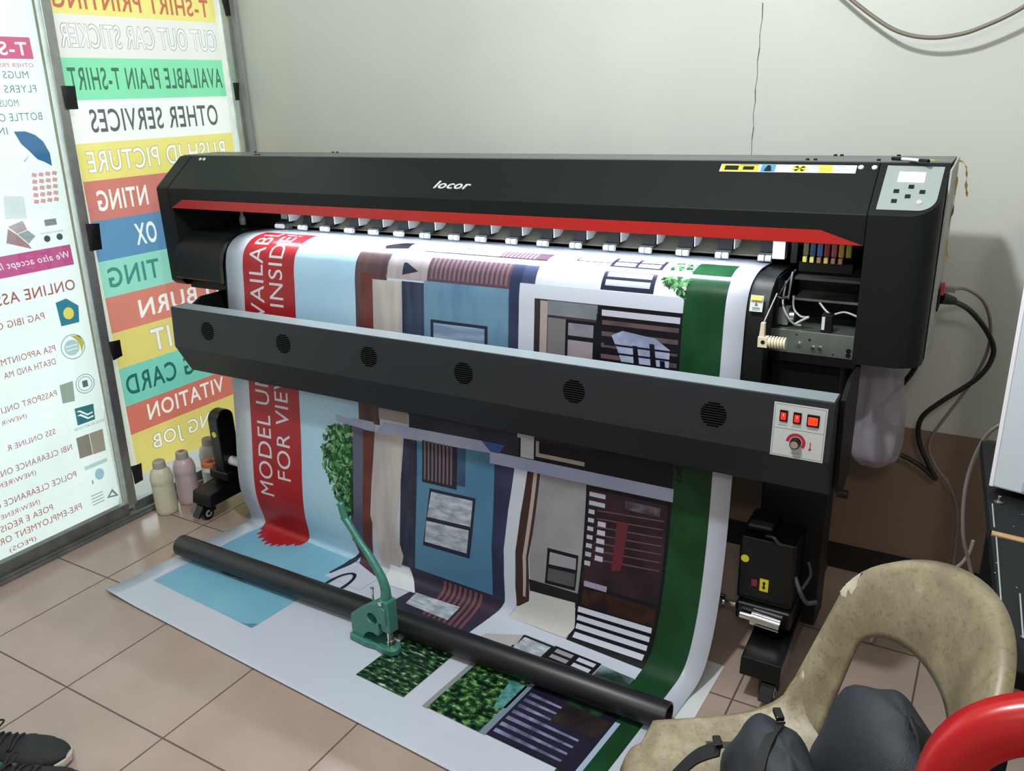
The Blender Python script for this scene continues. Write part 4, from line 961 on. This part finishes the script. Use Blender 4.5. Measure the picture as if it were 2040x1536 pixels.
pp('drive_shaft', MB().cyl((-.425, 1.87, .180), (-.352, 1.87, .176), .0185, n=28).cyl((-.455, 1.87, .181), (-.425, 1.87, .180), .009, n=16), chrome, smooth=True, auto=40, label='chrome shaft end')
pp('drive_shaft', MB().cyl((-.53, 1.90, .185), (-.507, 1.90, .185), .019, n=24).cyl((-.507, 1.90, .185), (-.475, 1.90, .185), .008, n=14), chrome, smooth=True, auto=40)
pp('drive_clamp', MB().box(-.455, -.40, 1.905, 1.93, .425, .432).tube(spline([(-.41,1.9,.41),(-.39,1.89,.415),(-.375,1.89,.40),(-.36,1.9,.395)]), .004), steel_dark, tub)
pp('drive_cable', MB().tube(spline([(-.335,1.92,.30),(-.315,1.90,.27),(-.30,1.91,.24),(-.28,1.93,.235)]), .006).tube(spline([(-.31,1.94,.34),(-.30,1.93,.31),(-.315,1.92,.27)]), .004), mat('cable_sheath', '#3a3a3c', .3), tub, smooth=True)
# peeling yellow tape on the right top corner
tp = mat('old_tape', '#a8913a', .45, var=.3, vscale=60)
def ribbon(name, pts, w, m, parent=None):
    P = spline(pts, 8); mb = MB(); vs = []
    for i, p in enumerate(P):
        a = i*.25; d = Vector((.5*math.cos(a), .8, .25*math.sin(a))).normalized()*w*(.7+.4*math.sin(i*.9)); vs += [p-d, p+d]
    mb.add(vs, [(2*i, 2*i+1, 2*i+3, 2*i+2) for i in range(len(P)-1)]); return pp(name, mb, m, solid=.0004)
ribbon('peeling_tape', [(-.114,2.25,1.305),(-.100,2.25,1.295),(-.094,2.25,1.272),(-.092,2.25,1.245),(-.086,2.25,1.222)], .006, tp)
ribbon('peeling_tape', [(-.113,2.22,1.27),(-.110,2.21,1.20),(-.116,2.20,1.16),(-.113,2.2,1.115),(-.105,2.20,1.075),(-.09,2.2,1.067)], .006, tp)
pp('peeling_tape', MB().prism([(-.205, 2.165, 1.3135), (-.19, 2.18, 1.3135), (-.15, 2.135, 1.3135), (-.158, 2.125, 1.3135)], (0, 0, .0006)), mat('yellow_tape', '#c9bd2e', .45))
pp('socket', MB().box(-.116, -.110, 2.15, 2.23, .965, 1.02), black_d); pp('power_switch', MB().box(-.111, -.103, 2.17, 2.19, 1.0, 1.03), mat('red_switch', '#c1333f', .35), label='red power switch')
# white pen with black ends on the printer top
pen = MB(); a, b, c_, d_ = Vector((-.245, 2.132, 1.3175)), Vector((-.223, 2.118, 1.3175)), Vector((-.183, 2.085, 1.3175)), Vector((-.164, 2.066, 1.3175))
pen.cyl(a, b, .0040, n=14, m=1); pen.cyl(b, c_, .0036, n=14, m=0); pen.cyl(c_, d_, .0042, n=14, m=1)
tag(pen.build('marker_pen', [white_p, black_g], smooth=True, auto=40), 'white marker pen with black ends lying on the printer top', 'pen')

# ------------------------------------------------------------------ cords and cables
cord_m = mat('black_cord', '#141010', .45)
usb_m = mat('grey_cable', '#7d726c', .45); wall_m = mat('wall_cable', '#726a5e', .5); white_c = mat('dirty_white_cable', '#a39e96', .5)
def cable(name, pts, r, m, label, extra=None):
    mb = MB(); mb.tube(spline(pts, 10), r, 10); 
    if extra: extra(mb)
    return tag(mb.build(name, m, smooth=True, auto=50), label, 'cable')
cable('power_cord', [(-.108,2.205,.985),(-.085,2.23,.975),(-.045,2.33,.93),(.002,2.39,.86),(.021,2.41,.80),(-.005,2.40,.735),(-.085,2.39,.655),(-.125,2.39,.60),(-.122,2.40,.53),(-.088,2.40,.46),(-.068,2.40,.425),(-.10,2.40,.45),(-.15,2.40,.475),(-.21,2.39,.49),(-.26,2.36,.50),(-.27,2.34,.56),(-.21,2.30,.67),(-.15,2.27,.78),(-.14,2.25,.875)], .0068, cord_m, 'black power cord looping beside the wall from the printer socket',
      lambda mb: mb.cyl((-.112, 2.20, .988), (-.082, 2.232, .975), .016, .010, n=14))
cable('data_cable', [(-.108,2.19,1.012),(-.09,2.20,1.010),(-.06,2.26,1.0),(-.02,2.36,.95),(.004,2.40,.88),(.006,2.42,.80),(-.02,2.42,.71),(-.06,2.42,.62),(-.09,2.42,.55),(-.095,2.42,.50),(-.07,2.42,.45),(-.03,2.42,.40),(.0,2.44,.30),(.01,2.44,.15),(.03,2.42,.02)], .0042, usb_m, 'thin grey cable hanging beside the black power cord',
      lambda mb: mb.box(-.112, -.080, 2.18, 2.20, 1.006, 1.018))
cable('wall_cable', [(-.75,2.44,2.10),(-.62,2.45,1.90),(-.52,2.46,1.775),(-.429,2.46,1.690),(-.339,2.46,1.622),(-.285,2.46,1.595),(-.231,2.46,1.5835),(-.178,2.46,1.585),(-.123,2.46,1.598),(-.035,2.46,1.640),(.06,2.455,1.72),(.15,2.45,1.85),(.24,2.44,2.05)], .0052, wall_m, 'grey brown cable sagging in a loop across the upper right of the wall')
cable('white_cable', [(.10,1.90,.80),(.06,1.98,.77),(.03,2.06,.70),(.012,2.12,.60),(.008,2.15,.50),(.02,2.18,.38),(.045,2.22,.28),(.06,2.24,.21),(.02,2.24,.19),(-.06,2.24,.15),(-.12,2.22,.09),(-.16,2.15,.01)], .0045, white_c, 'off-white cable drooping from behind the white machine to floor')
cable('white_cable', [(.045,2.24,.34),(.040,2.24,.30),(.02,2.24,.255),(-.03,2.24,.215),(-.09,2.22,.15),(-.16,2.18,.06),(-.20,2.14,.008)], .0045, white_c, 'shorter off-white cable ending upright beside the black table')

# waste ink bottle in a plastic bag under the cabinet
def sheet_mat(name, col, a):
    M = bpy.data.materials.new(name); M.use_nodes = True; b = M.node_tree.nodes['Principled BSDF']; b.inputs['Base Color'].default_value = lin(col); b.inputs['Roughness'].default_value = .25; b.inputs['Alpha'].default_value = a; return M
rb = random.Random(5)
bagm = MB()
def bagf(u, v):
    a = 2*PI*u; z = .868-.322*v; rx = (.034+.024*math.sin(PI*min(v*1.15, 1)*.62)); k = 1+.10*math.sin(5*a+7*v)+.06*math.sin(9*a-4*v)
    if v > .86: k *= 1-.5*((v-.86)/.14)**2
    return Vector((-.222+.010*v+rx*1.15*k*math.cos(a), 2.155+rx*.9*k*math.sin(a), z))
bagm.grid(bagf, 40, 26, closed_u=True)
tag(bagm.build('plastic_bag', sheet_mat('clear_film', '#b3adb8', .30), smooth=True, solid=.0006), 'crumpled clear plastic bag with pink stains hanging under the printer cabinet', 'bag')
wb_ = MB(); wb_.lathe((-.212, 2.155, .562), [(0, 0), (.032, .002), (.036, .012), (.036, .085), (.028, .105), (.014, .112), (.014, .135), (0, .136)], 22)
tag(wb_.build('waste_ink_bottle', mat('blue_grey_plastic', '#77818f', .3, var=.2, vscale=30), smooth=True, auto=40), 'blue grey waste bottle inside the clear plastic bag', 'bottle')

# ------------------------------------------------------------------ ink bottles by the window
def bottle(x, y, col, label, band=None, rot=0):
    root = empty('ink_bottle', (x, y, 0), label, 'bottle', 'ink bottles by the window', rot)
    b = MB(); b.lathe((0, 0, 0), [(0, .001), (.036, .001), (.040, .006), (.041, .02), (.0405, .13), (.0425, .136), (.0425, .150), (.040, .156), (.039, .165), (.034, .178), (.025, .187), (.0215, .192)], 32)
    b.build('body', mat('bottle_'+col[1:], col, .42, var=.06, vscale=25), root, smooth=True, auto=40)
    c = MB(); c.lathe((0, 0, .188), [(.0235, 0), (.0245, .004), (.0225, .026), (.019, .030), (.009, .030), (.009, .0285), (0, .0285)], 28)
    cp = c.build('cap', mat('cap_'+col[1:], '#a9a49a', .5), root, smooth=True, auto=35)
    if band: MB().lathe((0, 0, .188), [(0, .0305), (.0105, .0305), (.0105, .0290)], 20).build('cap_label', mat('cap_ring_'+band[1:], band, .5), cp)
    l = MB(); l.grid(lambda u, v: (.0413*math.cos(-2.6+u*2.4), .0413*math.sin(-2.6+u*2.4), .03+v*.095), 20, 2)
    lb = l.build('paper_label', mat('label_'+col[1:], col, .55, var=.03), root, smooth=True)
    return root
bottle(-2.648, 1.768, '#c9c6ae', 'cream plastic bottle nearest the sliding door')
bottle(-2.640, 1.866, '#c0aeb2', 'pinkish plastic bottle with red cap ring beside the cream one', '#9c4a4f')
bottle(-2.655, 2.005, '#b3b0ac', 'grey capped plastic bottle behind the printer foot')
rollm = MB(); rollm.lathe((-2.52, 1.90, .152), [(.018, 0), (.034, 0), (.034, .018), (.018, .018), (.018, 0)], 24); rollm.lathe((-2.52, 1.90, .171), [(.018, 0), (.036, 0), (.036, .014), (.018, .014), (.018, 0)], 24, m=1)
tag(rollm.build('tape_roll', [white_p, mat('orange_tape', '#b5694a', .45)], smooth=True, auto=40), 'orange over white tape rolls lying on the left printer foot', 'tape roll')

# ------------------------------------------------------------------ green eyelet press standing on the banner
green = mat('hammered_green', '#458375', .38, metal=.25, var=.12, vscale=120, bump=.25, bscale=260)
PRX = empty('eyelet_press', (-1.385, 1.497, .0075), 'green hand-lever eyelet press standing on the banner beside the black tube', 'press')
def gp(name, mb, m, parent=None, label=None, **kw):
    o = mb.build(name, m, **kw); o.parent = PRX
    if parent: o.parent = parent
    if label: o['label'] = label
    return o
# local frame: length runs along +x (throat to the right), width along y
bs = MB(); ol = [(-.085,-.030),(-.02,-.030),(.015,-.022),(.045,-.026),(.075,-.020),(.086,-.004),(.082,.016),(.06,.026),(.02,.022),(-.02,.030),(-.085,.030)]
bs.prism([(x, y, 0) for x, y in ol], (0, 0, .020)); gp('base', bs, green, bevel=.004, seg=3)
# C-frame with two round openings, cut from the outline
side = [(-.080,.018),(-.035,.018),(-.030,.030),(-.022,.042),(-.008,.052),(.010,.056),(.026,.052),(.036,.058),(.036,.098),(.066,.098),(.066,.150),(.040,.160),(.010,.150),(-.062,.098),(-.076,.088),(-.080,.075)]
hole = [(.012+.020*math.cos(a), .104+.017*math.sin(a)) for a in [2*PI*i/24 for i in range(24)]]
vs, fs = fill([side, hole]); fr = MB()
for yy in (-.022, .022): fr.add([(x, yy, z) for x, z in vs], fs)
for l in (side, hole):
    k = len(l); fr.add([(x, -.022, z) for x, z in l] + [(x, .022, z) for x, z in l], [(i, (i+1) % k, k+(i+1) % k, k+i) for i in range(k)])
gp('frame', fr, green, bevel=.003, seg=2)
gp('ram_guide', MB().box(.040, .076, -.018, .018, .072, .175), green, bevel=.004, seg=3)
gp('ram', MB().cyl((.058, 0, .040), (.058, 0, .075), .0105, n=20).cyl((.058, 0, .034), (.058, 0, .042), .013, n=20), chrome, smooth=True, auto=40)
gp('die', MB().cyl((.058, 0, .020), (.058, 0, .032), .013, n=22).cyl((.058, 0, .032), (.058, 0, .035), .007, n=18), chrome, smooth=True, auto=40)
sg = MB(); sg.tube([(.030+.0065*math.cos(a), -.010+.0065*math.sin(a), .074+a*.0016) for a in [i*.45 for i in range(72)]], .0014, 6); gp('spring', sg, chrome, smooth=True)
gp('bolt', MB().cyl((.0, 0, .150), (.0, 0, .184), .0035, n=10).cyl((.0, 0, .184), (.0, 0, .188), .0055, n=10), chrome); gp('pivot_pin', MB().cyl((.050, -.022, .166), (.050, .022, .166), .007, n=16), chrome)
hd = MB(); hp = spline([(.050,0,.165),(.056,0,.195),(.046,0,.235),(.010,0,.285),(-.030,0,.325),(-.065,0,.365),(-.088,0,.388)], 8)
nh = len(hp); hd.tube(hp, [.016-.006*min(1, i/(nh*.6)) for i in range(nh)], 12)
hdl = gp('handle', hd, green, smooth=True)
gp('handle_grip', MB().tube(spline([(-.080,0,.378),(-.088,0,.402),(-.094,0,.43)], 6), [.010]*12+[.004], 12), green, hdl, smooth=True)
PRX.rotation_euler = (0, 0, -.12)

# ------------------------------------------------------------------ moulded plastic chairs
def chair(name, loc, ang, m_col, label, scale=1.0, wide=1.0, lean_=.29, sq=1.0, band=None, curl=.33, worn=None):
    root = empty(name, loc, label, 'chair', None, ang)
    # local: x lateral, y backwards (the sitter faces -y), z up
    Wb, zc, Hh, kc, lean_ = .222, .66*scale, .15*scale, curl, lean_
    wi, zi, hi_ = .160, .60*scale, .072*scale
    Wb *= wide; wi *= wide
    if band: wi = Wb-band; hi_ = .10; zi = zc+Hh-band-hi_
    def back_pt(u, h):
        off = math.tan(lean_)*(h-.42) - kc*u*u/.235; return Vector((u, off, h))
    Ni = 64
    def outer_(i):
        if i <= 16: t = i/16; h = .415+(zc-.415)*t; return (-Wb*(1+.05*(1-t)), h)
        if i >= 48: t = (64-i)/16; h = .415+(zc-.415)*t; return (Wb*(1+.05*(1-t)), h)
        a = PI-PI*(i-16)/32; c_ = math.cos(a); return (Wb*math.copysign(abs(c_)**sq, c_), zc+Hh*math.sin(a)**sq)
    def inner_(i):
        if i <= 16: t = i/16; h = .415+(zi-.415)*t; return (-(wi-.012*(1-t)), h)
        if i >= 48: t = (64-i)/16; h = .415+(zi-.415)*t; return ((wi-.012*(1-t)), h)
        a = PI-PI*(i-16)/32; c_ = math.cos(a); return (wi*math.copysign(abs(c_)**(.8*sq), c_), zi+hi_*math.sin(a)**(.9*sq))
    bk = MB(); nv = 9
    def bf(u, v):
        i = u*Ni; i0 = min(int(i), Ni-1); f = i-i0
        o0, o1 = outer_(i0), outer_(i0+1); n0, n1 = inner_(i0), inner_(i0+1)
        a = (o0[0]+(o1[0]-o0[0])*f, o0[1]+(o1[1]-o0[1])*f); b = (n0[0]+(n1[0]-n0[0])*f, n0[1]+(n1[1]-n0[1])*f)
        if v < .12:                                             # rolled rim bent backwards
            p = back_pt(*a); w = 1-v/.12; return p + Vector((0, .022*w**1.5, 0)) + Vector((a[0]*.02*w, 0, .004*w))
        w = (v-.12)/.88; s_ = (a[0]+(b[0]-a[0])*w, a[1]+(b[1]-a[1])*w); p = back_pt(*s_); p.y += -.006*math.sin(PI*w)
        return p
    bk.grid(bf, Ni*2+1, nv+4)
    bko = bk.build('backrest', m_col, root, smooth=True, solid=.006)
    if worn:
        wp = MB()
        def wf(u, v): p = bf(.262+.052*u+.003*math.sin(9*v), .04+(.27+.05*math.sin(11*u)+.03*math.sin(23*u+1))*v*math.sin(PI*(.06+.88*u))**.6); return p+Vector((0, -.0036, 0))
        wp.grid(wf, 26, 10); wp.build('worn_patch', worn, bko, smooth=True)['label'] = 'pale worn patch on the shoulder'
    st = MB()
    def half(q):                                               # half width of the seat, q = 0 back, 1 front
        w = .218-.042*q if q < .84 else .1827-(q-.84)/.07*.062 if q < .91 else .1207-.025*((q-.91)/.09)**2
        return w*wide
    def sf(u, v):
        p = u*2-1; q = v; w = half(q); dpt = .382
        x = p*w; y = .015-q*dpt
        z = .418+.010*(abs(p)**3)-.010*(1-p*p)*math.sin(PI*min(q*1.1, 1))
        ed = abs(p)**5
        z += ed*.085*math.exp(-q/.16)                           # sides sweep up into the back posts
        y += -kc*x*x/.235*(1-q)**2*.9
        if q > .93: z -= .030*((q-.93)/.07)**2
        if abs(p) > .94 and q > .1: z -= .012*((abs(p)-.94)/.06)
        if q < .06: z += 0
        return Vector((x, y, z))
    st.grid(sf, 41, 45)
    seat = st.build('seat', m_col, root, smooth=True, solid=.006)
    # skirt along the seat edge
    sk_ = MB()
    def skf(u, v):
        q = .04+u*.90; side_ = 1; a = sf(1, q); return a+Vector((.002+.006*v, 0, -.045*v))
    def skl(u, v):
        q = .04+u*.90; a = sf(0, q); return a+Vector((-.002-.006*v, 0, -.045*v))
    def skn(u, v):
        a = sf(u, 1); return a+Vector((0, -.006*v, -.050*v))
    sk_.grid(skf, 24, 4); sk_.grid(skl, 24, 4); sk_.grid(skn, 30, 4); sk_.build('apron', m_col, root, smooth=True, solid=.005)
    slot = mat('slot_shadow', '#3a3226', .8)
    for sx in (-.13, -.045, .045, .13):
        a = MB(); pts = [sf((sx+dx)/half(qq)/2+.5, qq)+Vector((0, 0, .0036)) for dx, qq in ((-.006, .22), (.006, .22), (.006, .61), (-.006, .61))]
        a.add(pts, [(0,1,2,3)]); a.build('seat_slot', slot, seat)
    for sx, sy, fx, fy in ((-1, 0, -.03, .06), (1, 0, .03, .06), (-1, 1, -.02, -.02), (1, 1, .02, -.02)):
        x = sx*(.188 if sy == 0 else .105)*wide; y = .0 if sy == 0 else -.325
        l = MB(); t = Vector((x, y, .40)); b = Vector((x+fx, y+fy, 0)); wd = .022
        ang_ = [(-1,-1),(1,-1),(1,1),(-1,1)]
        l.add([t+Vector((wd*1.2*i, wd*1.2*j, 0)) for i, j in ang_] + [b+Vector((wd*.7*i, wd*.7*j, 0)) for i, j in ang_], [(0,1,2,3),(7,6,5,4),(0,4,5,1),(1,5,6,2),(2,6,7,3),(3,7,4,0)])
        l.build('leg', m_col, root, bevel=.006)
    return root
def old_plastic():
    M = bpy.data.materials.new('grimy_beige_plastic'); M.use_nodes = True; nt = M.node_tree; b = nt.nodes['Principled BSDF']; L = nt.links
    tc = nt.nodes.new('ShaderNodeTexCoord')
    n = nt.nodes.new('ShaderNodeTexNoise'); n.inputs['Scale'].default_value = 9; n.inputs['Detail'].default_value = 12; n.inputs['Roughness'].default_value = .66; L.new(tc.outputs['Object'], n.inputs['Vector'])
    r = nt.nodes.new('ShaderNodeValToRGB'); e = r.color_ramp.elements; e[0].position = .30; e[0].color = lin('#675c4a'); e[1].position = .56; e[1].color = lin('#857a62')
    x = e.new(.45); x.color = lin('#776c55'); x2 = e.new(.70); x2.color = lin('#a39a82'); L.new(n.outputs['Fac'], r.inputs['Fac'])
    n2 = nt.nodes.new('ShaderNodeTexNoise'); n2.inputs['Scale'].default_value = 130; n2.inputs['Detail'].default_value = 6; L.new(tc.outputs['Object'], n2.inputs['Vector'])
    r2 = nt.nodes.new('ShaderNodeValToRGB'); r2.color_ramp.elements[0].position = .34; r2.color_ramp.elements[0].color = (.78, .74, .68, 1); r2.color_ramp.elements[1].position = .46; r2.color_ramp.elements[1].color = (1, 1, 1, 1); L.new(n2.outputs['Fac'], r2.inputs['Fac'])
    mx = nt.nodes.new('ShaderNodeMix'); mx.data_type = 'RGBA'; mx.blend_type = 'MULTIPLY'; mx.inputs['Factor'].default_value = 1; L.new(r.outputs[0], mx.inputs['A']); L.new(r2.outputs[0], mx.inputs['B'])
    L.new(mx.outputs['Result'], b.inputs['Base Color']); b.inputs['Roughness'].default_value = .42; return M
chair('plastic_chair', (-.062, 1.108, 0), -1.13, old_plastic(), 'grimy beige moulded plastic chair with a backpack on its seat', worn=mat('worn_plastic', '#b3ab99', .6, var=.12, vscale=60))
chair('plastic_chair', (.232, .762, .0), -.06, mat('red_plastic', '#a3161a', .28, var=.05, vscale=8), 'red moulded plastic chair at the lower right corner, its back rising beside the beige chair', 1.095, 1.04, .22, .72, .050, .12)

# ------------------------------------------------------------------ backpack on the beige chair
cloth = mat('navy_nylon', '#1c232b', .6, var=.2, vscale=50, bump=.5, bscale=700); web = mat('black_webbing', '#0c0d0f', .65, bump=.4, bscale=900)
BP = empty('backpack', (-.118, .985, .432), 'dark grey blue nylon backpack slumped on the beige chair', 'backpack', None, -1.05)
def lump(c, r, e=2.6, wob=.03, seed=1, n=22):
    rn = random.Random(seed); ph = [rn.random()*6 for _ in range(4)]; c = Vector(c); mb = MB()
    def f(u, v):
        a = 2*PI*u; b = PI*v; d = Vector((math.sin(b)*math.cos(a), math.sin(b)*math.sin(a), math.cos(b)))
        k = (abs(d.x)**e+abs(d.y)**e+abs(d.z)**e)**(-1/e)*(1+wob*math.sin(5*a+ph[0]+3*b)*math.sin(b)+wob*math.sin(7*b+ph[1]+2*a)*math.sin(b))
        return c+Vector((d.x*k*r[0], d.y*k*r[1], d.z*k*r[2]))
    return mb.grid(f, 2*n, n, closed_u=True)
def bpart(name, mb, m, **kw):
    o = mb.build(name, m, BP, **kw); return o
b1 = bpart('main_body', lump((.0, .045, .135), (.125, .060, .137), 2.6, .025, 2), cloth, smooth=True); b1.rotation_euler = (-.22, .10, 0)
b2 = bpart('front_pocket', lump((-.015, -.075, .085), (.105, .058, .098), 2.5, .035, 4), cloth, smooth=True); b2.rotation_euler = (-.15, .12, 0)
b3 = bpart('side_panel', lump((.085, .045, .128), (.066, .068, .132), 2.4, .02, 6), web, smooth=True); b3.rotation_euler = (-.22, .10, 0)
def strap(pts, w, nrm=(0, -.6, .8)):
    P = spline(pts, 8); mb = MB(); vs = []; nr = Vector(nrm)
    for i, p in enumerate(P):
        t = (P[min(i+1, len(P)-1)]-P[max(i-1, 0)]).normalized(); d = t.cross(nr).normalized()*w; vs += [p-d, p+d]
    mb.add(vs, [(2*i, 2*i+1, 2*i+3, 2*i+2) for i in range(len(P)-1)]); return mb
bpart('strap', strap([(-.045,-.125,.150),(-.065,-.155,.115),(-.075,-.185,.065),(-.065,-.215,.028),(-.035,-.25,.014),(.005,-.285,.012)], .013), web, solid=.003)
bpart('strap', strap([(.02,.085,.235),(.05,.105,.262),(.085,.10,.235),(.115,.075,.17),(.12,.05,.10),(.115,.03,.05)], .018, (.6, .6, .5)), web, solid=.004)
bpart('strap', strap([(-.05,-.040,.190),(.0,-.075,.195),(.045,-.10,.165),(.075,-.115,.10),(.085,-.11,.02)], .008, (.3, -.6, .7)), web, solid=.002)
bk_ = MB(); bk_.box(-.010, .010, -.006, .006, -.004, .004); o = bpart('buckle', bk_, black_g, bevel=.002); o.location = (-.052, -.128, .155)
bk_ = MB(); bk_.box(-.011, .011, -.006, .006, -.004, .004); o = bpart('buckle', bk_, black_g, bevel=.002); o.location = (-.055, -.042, .200)

# ------------------------------------------------------------------ black table with white machine, right edge
tblk = mat('black_painted_wood', '#0b0e10', .6, spec=.3, var=.3, vscale=20, bump=.2, bscale=80); raw = mat('raw_wood_edge', '#a5825c', .7, var=.25, vscale=60)
TB = empty('table', (.35, 1.5, 0), 'black painted wooden table with chipped edges under the white machine', 'table')
def tpart(name, mb, m, **kw): return reparent_world(mb.build(name, m, **kw), TB)
def tx(y): return .021+(1.912-y)*.0765
tt = MB(); tt.prism([(tx(1.912), 1.912, .75), (.75, 1.86, .75), (.75, 1.43, .75), (tx(1.494), 1.494, .75)], (0, 0, -.028)); tpart('tabletop', tt, tblk, bevel=.002)
tt = MB(); tt.prism([(tx(1.480), 1.480, .748), (.75, 1.42, .748), (.75, 1.05, .748), (tx(1.104), 1.104, .748)], (0, 0, -.028)); tpart('tabletop', tt, tblk, bevel=.002)
tpart('joint_edge', MB().prism([(tx(1.494)+.002, 1.4945, .7495), (.75, 1.4300, .7495), (.75, 1.4200, .7495), (tx(1.480)+.002, 1.480, .7495)], (0, 0, -.012)), raw)
tpart('chipped_edge', MB().prism([(tx(1.104), 1.104, .7185), (.5, 1.075, .7185), (.5, 1.085, .70), (tx(1.104), 1.114, .70)], (0, .01, 0)), raw)
sc = MB()
for a, b in (((.052, 1.60), (.058, 1.505)), ((.062, 1.47), (.078, 1.20)), ((.098, 1.30), (.103, 1.18))):
    p, q_ = Vector((a[0], a[1], .7512)), Vector((b[0], b[1], .7512)); w = Vector((.0011, 0, 0)); sc.add([p-w, p+w, q_+w, q_-w], [(0,1,2,3)])
for k in range(9):
    x, y = .06+random.random()*.06, 1.15+random.random()*.45; sc.add([(x, y, .7512), (x+.003, y, .7512), (x+.002, y+.003, .7512)], [(0,1,2)])
tpart('scratch', sc, mat('scratch_pale', '#8d9290', .7))
for x, y in ((.085, 1.87), (.70, 1.82), (.12, 1.51), (.70, 1.11)): tpart('leg', MB().box(x-.025, x+.025, y-.025, y+.025, 0, .722), tblk, bevel=.002)
WM = empty('white_machine', (.20, 1.75, .75), 'tall white plastic machine standing on the black table', 'machine')
wm = mat('white_casing', '#c3ccd6', .4); wm2 = mat('casing_edge', '#e2e2ea', .4)
def wpart2(name, mb, m, **kw): return reparent_world(mb.build(name, m, **kw), WM)
def wx(d): return Vector((.044, 1.644, 0)) + Vector((.97, -.243, 0))*d
fwd = Vector((.243, .97, 0))
c0 = wx(0); c1 = wx(.36); b0 = c0+fwd*.20; b1_ = c1+fwd*.20
wpart2('casing', MB().prism([(p.x, p.y, .765) for p in (c0, c1, b1_, b0)], (0, 0, .62)), wm, bevel=.004)
e0 = wx(-.001); wpart2('corner_strip', MB().prism([(p.x, p.y, .766) for p in (wx(-.0012)-fwd*.0012, wx(.006)-fwd*.0012, wx(.006)+fwd*.01, wx(-.0012)+fwd*.02)], (0, 0, .615)), wm2, bevel=.001)
dr = MB(); a, b = wx(.052)-fwd*.0015, wx(.30)-fwd*.0015; dr.prism([(p.x, p.y, z) for p, z in ((a, .772), (b, .772), (b, .79), (a, .79))], fwd*.001); wpart2('front_flap', dr, mat('flap_grey', '#aab4c2', .4))
sm = MB(); a, b = wx(.054)-fwd*.0006, wx(.0548)-fwd*.0006; sm.prism([(p.x, p.y, z) for p, z in ((a, .79), (b, .79), (b, .88), (a, .88))], fwd*.0003); wpart2('seam', sm, mat('seam_grey', '#8b95a2', .6))
for d, f in ((.03, .03), (.33, .03), (.03, .17), (.33, .17)):
    p = wx(d)+fwd*f; wpart2('foot', MB().cyl((p.x, p.y, .75), (p.x, p.y, .767), .012, n=14), black_d)
scr = MB(); scr.lathe((.062, 1.612, .7505), [(0, .012), (.0025, .012), (.0025, .002), (.008, .002), (.008, 0), (0, 0)], 14)
tag(scr.build('screw', chrome, smooth=True, auto=40), 'small bright screw standing on the black table in front of white machine', 'screw')

# ------------------------------------------------------------------ pair of sneakers at lower left
up = mat('black_mesh_upper', '#15181a', .7, var=.4, vscale=40, bump=.5, bscale=500); sole = mat('white_rubber', '#b9b0a6', .5, var=.12, vscale=30); patch = mat('shoe_patch', '#6f776f', .55); lace = mat('dark_lace', '#1d1a22', .7); lining = mat('green_lining', '#1f5a3c', .7)
def sneaker(loc, ang, label):
    root = empty('sneaker', loc, label, 'shoe', 'black sneakers on the floor', ang)
    def wid(t): return .034+.012*math.sin(PI*min(1, t*1.05))+.010*math.exp(-((t-.70)/.16)**2)
    def endf(t): return math.sqrt(max(0, 1-((t-.86)/.14)**2)) if t > .86 else (math.sqrt(max(0, 1-((.10-t)/.10)**2)) if t < .10 else 1)
    sl_ = MB()
    def slf(u, v):
        a = 2*PI*u; t = v; k = endf(t); w = (wid(t)+.004)*max(k, .02); h = .026+.012*max(0, (t-.8)/.2)**2
        c, s_ = math.cos(a), math.sin(a); c = math.copysign(abs(c)**.5, c); s_ = math.copysign(abs(s_)**.5, s_)
        return Vector((-.285+.285*t, w*c, h*.5+h*.5*s_*max(k, .5)))
    sl_.grid(slf, 28, 40, closed_u=True); sl_.build('sole', sole, root, smooth=True)
    ub = MB()
    def hgt(t): return .095-.02*t if t < .32 else .090-(t-.32)*.072
    def uf(u, v):
        t = .01+v*.965; k = endf(min(t+.012, 1)); a = PI*u; w = wid(t)*max(k, .02)
        return Vector((-.285+.285*t, w*math.cos(a), .024+(hgt(t)-.024)*math.sin(a)**.7*max(k, .02)**.8))
    ub.grid(uf, 25, 40); upper = ub.build('upper', up, root, smooth=True)
    for s_ in (.12, .88):
        for t0, t1, u0, u1 in ((.46, .56, .0, .10), (.60, .66, .02, .13), (.70, .82, .0, .07), (.36, .42, .05, .16)):
            def pf(u, v):
                uu = (u0+u*(u1-u0)+.03); uu = uu if s_ < .5 else 1-uu; p = uf(uu, t0+v*(t1-t0)); return p+Vector((0, (.0015 if s_ < .5 else -.0015), .0012))
            pt = MB(); pt.grid(pf, 6, 6); pt.build('side_patch', patch, upper, smooth=True)
    col = MB(); col.tube([uf(.5+.36*math.cos(a), .02+.30*(.5+.5*math.sin(a)))+Vector((0, 0, .004)) for a in [2*PI*i/30 for i in range(31)]], .006, 8); col.build('collar', lining, root, smooth=True)
    lc = MB()
    for k in range(5):
        t = .38+k*.055; P = [uf(.30+.40*j/10, t+(.02 if k % 2 else -.01)*(j/10))+Vector((0, 0, .004+.003*math.sin(PI*j/10))) for j in range(11)]; lc.tube(P, .0028, 6)
    lc.tube(spline([(-.18,.0,.098),(-.175,.03,.108),(-.165,.042,.10),(-.17,.02,.096),(-.178,0,.098),(-.172,-.03,.11),(-.16,-.04,.10),(-.175,-.01,.097)]), .0025, 6)
    lc.build('laces', lace, root, smooth=True)
    return root
sneaker((-1.757, .800, 0), .58, 'black sneaker with white toe edge, the farther of the pair')
sneaker((-1.622, .760, 0), .60, 'black sneaker with pale rubber toe, the nearer of the pair')
